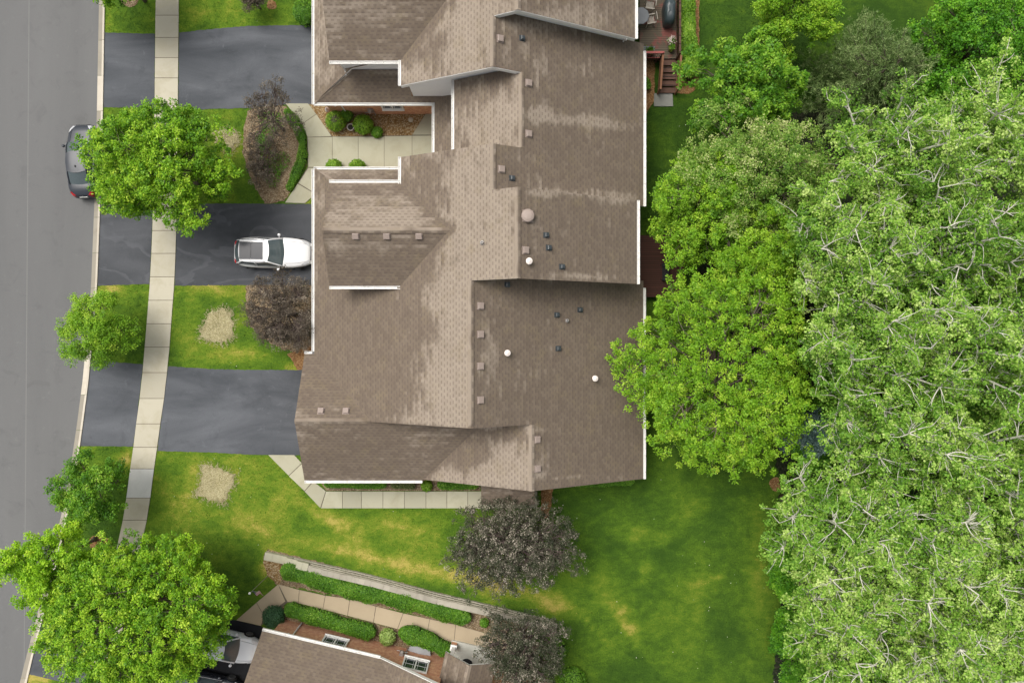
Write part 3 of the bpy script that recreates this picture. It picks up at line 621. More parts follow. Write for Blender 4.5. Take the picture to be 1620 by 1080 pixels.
r.plane([(-1.0, 14.3), (7.69, 14.3), (7.69, 17.4), (-1.0, 17.4)], AE, 'X', .88)
r.plane([(-3.25, 10.0), (.5, 10.0), (.5, 14.6), (-3.25, 14.6)], A2W, 'X', .55)
r.plane([(-6.22, 14.3), (-1.0, 14.3), (-1.0, 15.89), (-6.22, 15.89)], Wp, 'X', .42)
r.plane([(-11.88, 15.89), (-1.0, 15.89), (-1.0, 16.95), (-11.88, 16.95)], Wp, 'X', .42)
r.plane([(-11.88, 16.95), (.29, 16.95), (.29, 27), (-11.88, 27)], Wp, 'X', .40)
r.plane([(-11.88, 14.31), (-9.38, 15.89), (-11.88, 15.89)], Wp, 'X', .50)
r.plane([(.29, 16.95), (6.9, 16.95), (6.9, 27), (.29, 27)], BE, 'X', .75)
for a, b in (((-2.18, -4.6, 7.85), (-2.18, 3.22, 7.85)), ((.29, 3.22, 9.085), (.29, 7.9, 9.085)), ((-1.0, 7.9, 8.44), (-1.0, 10.3, 8.44)), ((.5, 10.3, 7.69), (.5, 14.3, 7.69)), ((-1.0, 14.3, 8.44), (-1.0, 16.95, 8.44)),
             ((.29, 16.95, 9.085), (.29, 27, 9.085)), ((1.08, -8.28, 6.22), (1.08, -4.6, 6.22))): r.ridge(a, b)
MAIN = r.build('main_roof', HB)
def gable_roof(name, f, yc, half, x0, x1a, x1b, base, ext_s=None):
    r = Roof(); ze = 1
    for sgn in (1, -1):
        xe = x1a if sgn > 0 else x1b
        r.plane([(x0, yc), (xe[0], yc), (xe[1], yc + sgn * half), (x0, yc + sgn * half)], f, 'Y', base)
    r.ridge((x0, yc, f(0, yc)), (x1a[0], yc, f(0, yc)))
    return r.build(name, HB)
GB = gable_roof('garage_roof', GBf, 5.98, 2.9, -10.22, (-3.2, -6.1), (-3.2, -6.1), .50)
GA = gable_roof('garage_roof', GAf, 18.57, 2.9, -10.22, (-3.2, -6.1), (-3.2, -6.1), .48)
r = Roof()
r.plane([(-12.46, -4.55), (-8.0, -4.55), (-11.82, -.73), (-12.46, -.73)], GCf, 'Y', .50)
r.plane([(-12.46, -8.35), (-5.36, -8.35), (-1.4, -4.55), (-12.46, -4.55)], GCf, 'Y', .50)
r.ridge((-12.46, -4.55, 4.9), (-8.1, -4.55, 4.9)); GC = r.build('garage_roof', HB)
r = Roof(); r.plane([(-11.88, 10.33), (-9.38, 8.75), (-6.22, 8.75), (-6.22, 10.33)], SKB, 'Y', .62); r.ridge((-11.85, 10.31, 3.0), (-9.4, 8.76, 4.0), .10); r.build('skirt_roof', HB)
r = Roof(); r.plane([(-11.88, 14.31), (-4.67, 14.31), (-4.2, 14.66), (-6.0, 14.66), (-6.0, 15.91), (-9.38, 15.91)], SKA, 'Y', .70); r.ridge((-11.85, 14.33, 3.0), (-9.4, 15.88, 4.0), .10)
r.plane([(-4.67, 9.6), (-2.85, 9.6), (-2.85, 14.66), (-4.2, 14.66), (-4.67, 14.31)], STR, 'X', .85); r.build('skirt_roof', HB)
PO = lambda X, Y: 2.95 + .22 * (Y + 9.8)
r = Roof(); r.plane([(-1.85, -9.8), (1.37, -9.8), (1.37, -7.9), (-1.85, -7.9)], PO, 'Y', .8); r.build('porch_roof', HB)
# gutters
for a, b in (((-11.95, -.73, 3.0), (-11.95, 10.33, 3.0)), ((-11.9, 10.40, 3.0), (-6.15, 10.40, 3.0)), ((-6.29, 8.8, 5.83), (-6.29, 10.3, 5.83)), ((-10.22, 8.95, 5.8), (-6.2, 8.95, 5.8)), ((-10.22, 3.01, 5.8), (-6.25, 3.01, 5.8)),
             ((-12.46, -.66, 3.0), (-11.88, -.66, 3.0)), ((-12.46, -8.42, 3.0), (-5.4, -8.42, 3.0)), ((8.0, -8.28, 2.8), (8.0, 3.22, 2.8)), ((7.09, 3.22, 5.72), (7.09, 7.9, 5.72)), ((7.76, 7.9, 4.1), (7.76, 16.95, 4.1)), ((6.97, 16.95, 5.78), (6.97, 27, 5.78)),
             ((-11.95, 14.24, 3.0), (-11.95, 27, 3.0)), ((-11.9, 14.24, 3.0), (-4.66, 14.24, 3.0)), ((-4.74, 9.6, 3.0), (-4.74, 14.24, 3.0)), ((-3.32, 10.2, 5.81), (-3.32, 14.6, 5.81)), ((-6.29, 14.3, 5.83), (-6.29, 15.7, 5.83)), ((-10.22, 15.60, 5.8), (-6.2, 15.60, 5.8))):
    gutter(a, b, HB)
# rake boards along the white gable edges that show
b = MB()
def rake(a, c, h=.34, t=.05, off=-.03):
    a, c = Vector(a), Vector(c); z = Vector((0, 0, 1)); y = Vector((0, -1, 0))
    for k in (0,): b.add([a + y * (off + t) - z * h, c + y * (off + t) - z * h, c + y * (off + t) - z * .02, a + y * (off + t) - z * .02, a + y * off - z * h, c + y * off - z * h, c + y * off - z * .02, a + y * off - z * .02], [(0, 1, 2, 3), (5, 4, 7, 6), (3, 2, 6, 7), (1, 0, 4, 5), (0, 3, 7, 4), (2, 1, 5, 6)])
for xa, xb, y, f in ((-6.22, -1.0, 14.3, Wp), (-1.0, .5, 14.3, AE), (-1.0, .29, 16.95, Wp), (.29, 6.9, 16.95, BE)):
    rake((xa, y, f(xa, y)), (xb, y, f(xb, y)))
b.build('rake_board', MAT['white'], HB)
# walls
def zz(f, x, d=.24): return f(x, 0) - d
b = MB()
b.xprism([(-11.5, 0), (7.6, 0), (7.6, zz(CE, 7.6)), (-2.18, 7.6), (-11.5, zz(Wp, -11.5))], -4.3, 3.6); b.build('wall', MAT['siding'], HB)
b = MB(); b.xprism([(-4.9, 0), (7.6, 0), (7.6, zz(CE, 7.6)), (1.08, 5.95), (-4.9, zz(C2W, -4.9))], -7.95, -4.31); b.build('wall', MAT['brick'], HB)
b = MB(); b.yprism([(-8.0, 0), (-1.1, 0), (-1.1, 2.93), (-4.55, 4.65), (-8.0, 2.93)], -12.1, -5.0); b.build('wall', MAT['brick'], HB)
b = MB(); b.xprism([(-11.51, 0), (6.7, 0), (6.7, zz(BE, 6.7)), (.29, 8.83), (-11.51, zz(Wp, -11.5))], 3.61, 7.89); b.build('wall', MAT['siding'], HB)
b = MB(); b.xprism([(-5.9, 0), (7.4, 0), (7.4, zz(AE, 7.4)), (-1.0, 8.18), (-5.9, zz(Wp, -5.9))], 7.9, 10.0); b.build('wall', MAT['siding'], HB)
b = MB(); b.box((-8.7, 8.94, 1.4), (5.6, 2.1, 2.8)); b.build('wall', MAT['brick'], HB)
b = MB(); b.xprism([(-2.9, 0), (7.41, 0), (7.41, zz(AE, 7.4)), (.5, 7.44), (-2.9, zz(A2W, -2.9))], 10.01, 14.64); b.build('wall', MAT['siding'], HB)
b = MB(); b.xprism([(-5.9, 0), (7.4, 0), (7.4, zz(AE, 7.4)), (-1.0, 8.18), (-5.9, zz(Wp, -5.9))], 14.65, 17.3); b.build('wall', MAT['siding'], HB)
b = MB(); b.xprism([(-11.49, 0), (6.6, 0), (6.6, zz(BE, 6.6)), (.29, 8.83), (-11.49, zz(Wp, -11.5))], 17.31, 26.7)
b.build('wall', MAT['siding'], HB)
b = MB(); b.box((-7.25, 15.93, 1.5), (8.5, 2.6, 3.0)); b.build('wall', MAT['brick'], HB)
for yc in (5.98, 18.57):
    b = MB(); b.yprism([(yc - 2.62, 3.0), (yc + 2.62, 3.0), (yc + 2.62, 5.72), (yc, 7.02), (yc - 2.62, 5.72)], -9.85, -5.2); b.build('wall', MAT['siding'], HB)
garage_door(HB, (-12.14, -4.5, 1.1), 4.9, 2.2, math.pi / 2); garage_door(HB, (-11.55, 6.2, 1.1), 4.4, 2.2, math.pi / 2); garage_door(HB, (-11.55, 17.8, 1.1), 4.4, 2.2, math.pi / 2)
window(HB, (-7.45, 14.60, 1.80), 1.25, 1.15, math.pi)
window(HB, (-9.88, 5.98, 5.3), 1.5, 1.1, math.pi / 2); window(HB, (-9.88, 18.57, 5.3), 1.5, 1.1, math.pi / 2)
window(HB, (-2.5, -7.98, 1.6), 1.5, 1.2, math.pi); window(HB, (4.0, -7.98, 1.6), 1.5, 1.2, math.pi)
for y in (-5.5, -1.5): window(HB, (7.63, y, 1.5), 1.7, 1.3, -math.pi / 2)
for y in (4.2, 6.6): window(HB, (6.73, y, 4.3), 1.3, 1.2, -math.pi / 2)
for y in (2.0, 12.4): window(HB, (7.63 if y < 5 else 7.44, y, 1.35), 1.9, 2.2, -math.pi / 2, name='patio_door')
# doors of the entries
for c, ang in (((-2.93, 12.2, 1.15), math.pi / 2), ((-.2, -7.98, 1.15), math.pi)):
    R = Matrix.Rotation(ang, 3, 'Z'); m = MB(); m.box(Vector(c) + R @ Vector((0, .03, 0)), (.95, .07, 2.1), M=R); d = m.build('door', plain('painted_door', (.10, .03, .025), .4), HB)
    m = MB(); m.box(Vector(c) + R @ Vector((.36, .10, -.05)), (.05, .07, .12), M=R); m.build('handle', MAT['galv'], d)
for x in (-1.7, 1.2): b = MB(); b.box((x, -9.55, 1.43), (.14, .14, 2.86)); b.box((x, -9.55, .12), (.22, .22, .16)); b.build('porch_post', MAT['white'], HB)
# downspouts
b = MB(); b.tube([(-10.7, 14.24, 2.9), (-10.7, 14.22, 2.7), (-10.55, 14.56, 2.3), (-10.55, 14.57, .15), (-10.55, 14.35, .06)], .04, 6); b.build('downspout', MAT['gutter'], HB)
b = MB(); b.tube([(-9.75, 15.6, 5.7), (-9.75, 15.75, 5.3), (-9.75, 15.83, 4.1), (-9.75, 15.6, 3.95)], .04, 6); b.build('downspout', MAT['gutter'], HB)
b = MB(); b.tube([(6.4, 16.9, 5.85), (6.4, 17.0, 5.5), (6.4, 17.2, 5.2), (6.4, 17.25, 4.6)], .05, 6); b.build('downspout', MAT['gutter'], HB)
b = MB(); b.box((-8.95, 14.55, .95), (.28, .16, .4)); b.tube([(-8.75, 14.55, .1), (-8.75, 14.55, 1.1), (-8.95, 14.52, 1.2)], .03, 6); b.lathe((-8.95, 14.42, 1.0), [(.09, -.05), (.09, .05)], 12); b.tube([(-9.3, 14.5, .7), (-8.7, 14.5, .7)], .025, 6); b.build('utility_meter', MAT['galv'], HB)
# vents on the roofs
def vent(kind, px, py, zf, roof, ax='X'):
    p = onplane(px, py, zf); e = .01; nx_ = Vector((-(zf(p.x + e, p.y) - zf(p.x, p.y)) / e, -(zf(p.x, p.y + e) - zf(p.x, p.y)) / e, 1)).normalized()
    M = nx_.to_track_quat('Z', 'X' if ax == 'X' else 'Y').to_matrix(); m = MB()
    X = Vector((1, 0, -nx_.x / nx_.z)).normalized(); Y = nx_.cross(X); M = Matrix((X, Y, nx_)).transposed()
    if kind == 'tan':
        m.box(p + nx_ * .012, (.40, .40, .02), M=M)
        m.lathe(p, [(.15, .02), (.17, .05), (.17, .09)], 4, M @ Matrix.Rotation(math.pi / 4, 3, 'Z'))
        m.lathe(p, [(.235, .085), (.235, .125), (.20, .145)], 4, M @ Matrix.Rotation(math.pi / 4, 3, 'Z')); m.build('square_vent', MAT['tan_vent'], roof)
    elif kind == 'dark':
        m.box(p + nx_ * .01, (.34, .30, .018), M=M); m.lathe(p, [(.16, .02), (.15, .14), (.11, .16)], 4, M @ Matrix.Rotation(math.pi / 4, 3, 'Z'))
        m.box(p + nx_ * .17, (.16, .16, .02), M=M); m.build('exhaust_vent', MAT['dark_vent'], roof)
    elif kind == 'white':
        m.lathe(p, [(.16, -.04), (.15, .06), (.07, .08), (.07, .35)], 14); m.lathe(p, [(.07, .33), (.17, .34), (.17, .38), (.04, .46)], 16); m.build('pipe_cap', MAT['pvc'], roof)
    elif kind == 'dome':
        m.box(p + nx_ * .012, (.62, .62, .022), M=M); m.lathe(p, [(.20, .0), (.20, .16)], 18); m.lathe(p, [(.335, .15), (.345, .18), (.31, .24), (.20, .285), (.06, .30)], 24); m.build('dome_vent', MAT['tan_vent'], roof)
    elif kind == 'pipe':
        m.lathe(p, [(.13, -.05), (.12, .04), (.06, .09), (.06, .30), (.042, .30), (.042, .1)], 12); o = m.build('vent_pipe', MAT['galv'], roof)
        k = MB(); k.lathe(p, [(.041, .11), (.041, .285)], 10); k.build('pipe_bore', MAT['black'], o)
for k, px, py, f in (('tan', 791, 62, AE), ('dark', 826, 61, AE), ('tan', 836, 132, AE), ('tan', 836, 212, AE), ('tan', 793, 268, AE), ('dark', 810, 282, AE), ('dark', 864, 372, BE), ('dark', 868, 392, BE), ('dark', 889, 422, BE), ('tan', 831, 396, BE), ('white', 837, 414, BE),
                     ('dome', 835, 342, BE), ('pipe', 763, 384, Wp), ('dark', 802.5, 450, CE), ('tan', 760, 484, CE), ('tan', 760, 529, CE), ('tan', 760, 579, CE), ('tan', 760, 632.5, CE), ('dark', 881, 498, CE), ('dark', 917.5, 490, CE), ('pipe', 897, 507, CE), ('dark', 883, 551, CE),
                     ('white', 803, 558, CE), ('white', 940.5, 598, CE), ('tan', 849.5, 695, CE), ('tan', 850, 741, CE)): vent(k, px, py, f, MAIN)
for px in (563, 612, 663): vent('tan', px, 373, GBf, GB)
for px in (508, 547.5): vent('tan', px, 650, GCf, GC)

# ------------------------------------------------------------------ the neighbouring house at the lower edge
o2 = P(415, 997, 3.0); RZ2 = -math.radians(13.3)
H2 = thing('brick_house', 'red brick house with a brown roof and small gabled porch at the lower edge', 'house', (o2.x, o2.y, 0), RZ2)
M2 = WM[H2]
def lp2(px, py, z=0.0): return M2.inverted() @ P(px, py, z)
def R2(name, planes, ridges=()):
    r = Roof(M2)
    for a in planes: r.plane(*a)
    for a in ridges: r.ridge(*a)
    return r.build(name, H2)
g2 = lambda X, Y: 5.0 - .5 * abs(Y + 4.0)
w2 = lambda X, Y: 3 + .42 * (X - 7.25)
e2 = lambda X, Y: 3 + .42 * (15.0 - 7.25) - .42 * (X - 15.0)
R2('garage_roof', [([(0, -4), (12.0, -4), (7.25, 0), (0, 0)], g2, 'Y', 1.0), ([(0, -4), (12.0, -4), (7.25, -8), (0, -8)], g2, 'Y', .8)], [((0, -4, 5.0), (12, -4, 5.0))])
R2('main_roof', [([(7.25, 0), (15, 0), (15, -14), (7.25, -14)], w2, 'X', .85), ([(15, 0), (22.7, 0), (22.7, -14), (15, -14)], e2, 'X', .7)], [((15, 0, w2(15, 0)), (15, -14, w2(15, 0)))])
pr = lambda X, Y: 3.35 - .42 * abs(X - 12.55)
R2('porch_roof', [([(11.0, 1.15), (12.55, 1.0), (12.55, -2.2), (11.0, -1.2)], pr, 'X', .75), ([(12.55, 1.0), (14.15, 1.15), (14.15, -2.2), (12.55, -2.2)], pr, 'X', .85)], [((12.55, 1.0, 3.35), (12.55, -2.2, 3.35))])
gutter((0, .07, 3.0), (7.25, .07, 3.0), H2, False)
b = MB(); zr = lambda x: w2(x, 0)
b.add([(7.25, -.04, 2.75), (15, -.04, zr(15) - .45), (15, -.04, zr(15) - .04), (7.25, -.04, 2.97), (7.25, .03, 2.75), (15, .03, zr(15) - .45), (15, .03, zr(15) - .04), (7.25, .03, 2.97)], [(4, 5, 6, 7), (0, 1, 2, 3), (3, 2, 6, 7), (0, 1, 5, 4)])
b.build('rake_board', MAT['white'], H2, world=False)
b = MB(); b.add([(7.3, -.46, 2.76), (15, -.46, zr(15) - .3), (15, -.05, zr(15) - .3), (7.3, -.05, 2.76)], [(0, 1, 2, 3)]); b.build('soffit', MAT['white'], H2, world=False)
b = MB(); b.box((3.85, -4.0, 1.35), (7.0, 7.1, 2.7)); b.yprism([(-7.5, 2.7), (-.5, 2.7), (-4.0, 4.72)], .36, 7); b.build('wall', MAT['brick'], H2, world=False)
b = MB(); b.xprism([(7.36, 0), (11.1, 0), (11.1, zr(11.1) - .25), (7.36, 2.8)], -.45, -13.6); b.xprism([(11.1, 0), (22.3, 0), (22.3, 2.9), (15, zr(15) - .25), (11.1, zr(11.1) - .25)], -2.0, -13.6)
b.box((18.3, -1.22, 1.4), (8.0, 1.55, 2.8)); b.build('wall', MAT['brick'], H2, world=False)
window(H2, (4.16, -.43, 1.62), 1.45, 1.25, 0, world=False); window(H2, (9.39, -.43, 1.95), 1.5, 1.35, 0, world=False); window(H2, (18.0, -.43, 1.8), 1.5, 1.3, 0, world=False)
garage_door(H2, (.33, -4.0, 1.1), 4.9, 2.2, math.pi / 2, world=False)
b = MB(); b.tube([(1.5, .07, 2.9), (1.5, .05, 2.7), (1.6, -.37, 2.3), (1.6, -.38, .1)], .045, 6); b.build('downspout', MAT['gutter'], H2, world=False)
b = MB(); b.box((12.8, -.6, .09), (3.1, 2.8, .18)); o = b.build('porch_floor', concrete('pale_porch_floor', (.55, .55, .49), (.50, .49, .43), .03), H2, world=False)
for x in (11.45, 14.1):
    b = MB(); b.box((x, .55, .30), (.36, .36, .6)); b.build('post_base', MAT['brick'], H2, world=False)
    b = MB(); b.box((x, .55, 1.62), (.22, .22, 2.0)); b.box((x, .55, .65), (.40, .40, .10)); b.build('porch_post', MAT['white'], H2, world=False)
b = MB(); b.box((12.7, -1.97, 1.2), (1.0, .08, 2.1)); d = b.build('door', plain('dark_front_door', (.05, .05, .06), .4), H2, world=False)
b = MB(); b.box((12.35, -1.9, 1.15), (.05, .07, .12)); b.build('handle', MAT['galv'], d, world=False)
b = MB(); b.box((8.35, -.36, 1.0), (.26, .16, .42)); b.lathe((8.35, -.24, 1.05), [(.09, -.05), (.09, .05)], 12); b.tube([(8.6, -.36, .1), (8.6, -.36, 1.2)], .03, 6); b.tube([(8.0, -.35, .75), (8.7, -.35, .75)], .025, 6); b.build('utility_meter', MAT['galv'], H2, world=False)
b = MB()
for k in range(7):
    t0, t1 = math.pi * k / 7, math.pi * (k + 1) / 7
    b.add([(9.4 - .75 * math.cos(t0), -.43 + .55 * math.sin(t0), .30), (9.4 - .75 * math.cos(t1), -.43 + .55 * math.sin(t1), .30), (9.4, -.43, .42), (9.4 - .75 * math.cos(t0), -.43 + .55 * math.sin(t0), .02), (9.4 - .75 * math.cos(t1), -.43 + .55 * math.sin(t1), .02)], [(0, 1, 2), (3, 4, 1, 0)])
b.build('window_well_cover', plain('grey_clear_plastic', (.36, .37, .38), .2, .6), H2, world=False)
p = lp2(738, 1051, .18); b = MB(); b.lathe((p.x, p.y, .182), [(.40, 0), (.40, .012), (.38, .016)], 28)
o = b.build('doormat', MAT['black']); o.matrix_world = M2; tag(o, 'round black doormat on the pale porch floor of the brick house', 'doormat')

# ------------------------------------------------------------------ block retaining wall
RW = [(422, 871), (447, 876), (493, 886.5), (599, 911), (693, 936.5), (777, 956), (819, 966), (877, 980.5)]
T = P(650, 930); RWt = thing('retaining_wall', 'long low garden wall of pale concrete blocks running between the big lawn and the lower hedges', 'garden wall', (T.x, T.y, 0))
pts = [P(x, y).xy for x, y in RW]; seg = []
for a, c in zip(pts[:-1], pts[1:]):
    L = (c - a).length; n = max(1, round(L / .42))
    for k in range(n): seg.append((a + (c - a) * (k / n), a + (c - a) * ((k + 1) / n)))
def course(name, z0, z1, y0, y1, skip, gap, shift):
    b = MB(); tint = []
    for i, (a, c) in enumerate(seg):
        if i < skip: continue
        d = (c - a).normalized(); nrm = Vector((-d.y, d.x)); jj = random.uniform(-.012, .012); a2, c2 = a + d * (shift + gap), c + d * (shift - gap)
        q = [a2 - nrm * (y0 + jj), c2 - nrm * (y0 + jj), c2 - nrm * y1, a2 - nrm * y1]; n0 = len(b.f); b.prism(q, z0, z1 - random.uniform(0, .008)); tint += [random.random()] * (len(b.f) - n0)
    o = b.build(name, MAT['stone'], RWt); fattr(o.data, 'tint', tint, 'FACE')
course('block_course', 0, .198, .0, .40, 3, .006, 0); course('block_course', .20, .398, .05, .42, 4, .006, .2); course('block_course', .40, .588, .10, .44, 6, .006, 0)
course('cap_course', .59, .68, .14, .50, 7, .004, .1)
b = MB(); tint = []
for i, (a, c) in enumerate(seg[:7]):
    d = (c - a).normalized(); nrm = Vector((-d.y, d.x)); n0 = len(b.f); b.prism([a + d * .004, c - d * .004, c - nrm * .5 - d * .004, a - nrm * .5 + d * .004], .0 if i < 3 else .2 if i < 4 else .4, .30 if i < 3 else .46 if i < 5 else .62); tint += [.8] * (len(b.f) - n0)
o = b.build('end_cap', MAT['walk2'], RWt); fattr(o.data, 'tint', tint, 'FACE')

# ------------------------------------------------------------------ decks
dz = .85
p0, p1 = P(1012, 93, dz), P(1070, -60, dz)
DK = thing('wooden_deck', 'weathered red wooden deck with brown stairs behind the upper townhouse', 'deck', (p1.x, p0.y, 0))
b = MB(); b.box(((p0.x + p1.x) / 2, (p0.y + p1.y) / 2, dz - .03), (p1.x - p0.x, p1.y - p0.y, .05)); b.build('deck_floor', MAT['deck'], DK)
b = MB()
for x in (p0.x + .1, (p0.x + p1.x) / 2, p1.x - .08):
    for y in (p0.y + .1, p0.y + 2.2, p0.y + 4.4): b.box((x, y, dz / 2 - .03), (.1, .1, dz - .06))
b.box(((p0.x + p1.x) / 2, p0.y + .02, dz - .16), (p1.x - p0.x, .05, .2)); b.box((p1.x - .03, (p0.y + p1.y) / 2, dz - .16), (.05, p1.y - p0.y, .2)); b.build('deck_frame', MAT['step'], DK)
def railing(a, c, z, mat, name='railing'):
    a, c = Vector(a), Vector(c); d = (c - a); L = d.length; d.normalize(); ang = math.atan2(d.y, d.x); sl = d.z; m = MB()
    X = d; Y = Vector((-d.y, d.x, 0)).normalized(); Zv = X.cross(Y); R = Matrix((X, Y, Zv)).transposed()
    m.box((a + c) / 2 + Vector((0, 0, z)), (L, .13, .04), M=R); m.box((a + c) / 2 + Vector((0, 0, z - .1)), (L, .04, .08), M=R); m.box((a + c) / 2 + Vector((0, 0, .12)), (L, .04, .08), M=R)
    n = int(L / .13)
    for i in range(n + 1): q = a + d * (L * i / max(1, n)); m.box(q + Vector((0, 0, z / 2)), (.035, .035, z - .06), rz=ang)
    for q in (a, c): m.box(q + Vector((0, 0, z / 2 - .1)), (.1, .1, z + .3), rz=ang)
    return m.build(name, mat, DK)
sx0, sx1 = P(1042, 100, .4).x, P(1070, 100, .4).x; sy0, sy1 = p0.y, P(1050, 149, 0).y
railing((p1.x, p0.y, dz), (p1.x, p1.y, dz), .95, MAT['step']); railing((p0.x, p0.y, dz), (sx0, p0.y, dz), .95, MAT['redrail'])
b = MB(); ns = 5
for i in range(ns): z = dz * (1 - (i + 1) / (ns + 1)); y = sy0 + (sy1 - sy0) * (i + .5) / ns; b.box(((sx0 + sx1) / 2, y, z), (sx1 - sx0, abs(sy1 - sy0) / ns - .03, .05))
b.build('stair', MAT['step'], DK)
for x in (sx0, sx1): railing((x, sy0, dz), (x, sy1, .12), .85, MAT['rail'])
# second deck, mostly under the trees
q0, q1 = P(1018, 470, .6), P(1082, 372, .6)
DK2 = thing('wooden_deck', 'dark red plank deck half hidden under the trees behind the middle townhouse', 'deck', (q1.x, q0.y, 0))
b = MB(); b.box(((q0.x + q1.x) / 2 - .4, (q0.y + q1.y) / 2, .57), (q1.x - q0.x + .8, q1.y - q0.y, .05)); b.build('deck_floor', MAT['deck2'], DK2)
b = MB()
for x in (q0.x + .2, q1.x - .08):
    for y in (q0.y + .1, q1.y - .1): b.box((x, y, .27), (.1, .1, .54))
b.build('deck_frame', MAT['deck2'], DK2)
def furn(name, lab, cat, px, py, z, group=None): p = P(px, py, z); return thing(name, lab, cat, (p.x, p.y, z), 0, group), p
def patio_chair(px, py, z, rz, lab, mat, grp=None):
    p = P(px, py, z); t = thing('patio_chair', lab, 'chair', (p.x, p.y, z), rz, grp); R = lambda x, y, zz: (x, y, zz)
    b = MB()
    for i in range(6): b.box((-.2 + i * .08, 0, .42), (.05, .46, .02))
    b.build('seat', mat, t, world=False)
    b = MB()
    for i in range(5): b.box((-.27 - .03, -.18 + i * .09, .68), (.02, .045, .5))
    b.box((-.30, 0, .95), (.03, .5, .05)); b.build('backrest', mat, t, world=False)
    for x in (-.25, .25):
        for y in (-.25, .25): b = MB(); b.box((x, y, .30), (.04, .04, .60)); b.build('leg', mat, t, world=False)
    for y in (-.27, .27): b = MB(); b.box((0, y, .62), (.58, .06, .03)); b.build('armrest', mat, t, world=False)
    return t
cm = plain('pale_chair_wood', (.42, .38, .32), .6)
patio_chair(1026, 14, dz, math.radians(172), 'pale slatted patio chair, the upper of the two beside the covered grill', cm, 'patio chairs on the weathered deck')
patio_chair(1027, 37, dz, math.radians(190), 'pale slatted patio chair, the lower of the two beside the covered grill', cm, 'patio chairs on the weathered deck')
t, p = furn('patio_table', 'round grey patio table partly under the roof edge on the weathered deck', 'table', 1010, 34, dz)
b = MB(); b.lathe((0, 0, .72), [(.52, 0), (.54, .02), (.5, .035)], 10); b.build('tabletop', plain('grey_tabletop', (.20, .21, .22), .5), t, world=False)
b = MB(); b.lathe((0, 0, 0), [(.28, 0), (.26, .04), (.05, .07), (.05, .72)], 12); b.build('pedestal', MAT['dark_vent'], t, world=False)
t, p = furn('covered_grill', 'barbecue grill under a dark fitted cover on the weathered deck', 'grill', 1055, 26, dz)
b = MB(); rows = []
for z, sx, sy in ((.02, .33, .80), (.5, .36, .84), (.85, .35, .82), (1.02, .31, .66), (1.12, .24, .46), (1.15, .12, .24)):
    rows.append([(sx * (abs(math.cos(a)) ** .55) * (1 if math.cos(a) > 0 else -1) * (1 + .05 * math.sin(5 * a)), sy * (abs(math.sin(a)) ** .7) * (1 if math.sin(a) > 0 else -1), z + .02 * math.sin(4 * a)) for a in [2 * math.pi * k / 28 for k in range(29)]])
b.grid(rows); n_ = len(b.v); b.f.append(tuple(range(n_ - 29, n_ - 1))); b.m.append(0); b.build('cover', plain('dark_grill_cover', (.035, .05, .055), .35, .5, scale=3, var=.5), t, smooth=True, world=False)
b = MB()
for y in (-.5, .5):
    for x in (-.2, .2): b.box((x, y, .03), (.06, .06, .06))
b.build('caster', MAT['black'], t, world=False)
t, p = furn('bench', 'low dark bench under the tree at the end of the dark red deck', 'bench', 1051, 431, .6)
b = MB()
for i in range(5): b.box((-.18 + i * .09, 0, .42), (.075, 1.1, .03))
b.build('seat', MAT['black'], t, world=False)
for y in (-.45, .45): b = MB(); b.box((0, y, .2), (.4, .06, .4)); b.build('leg', MAT['black'], t, world=False)
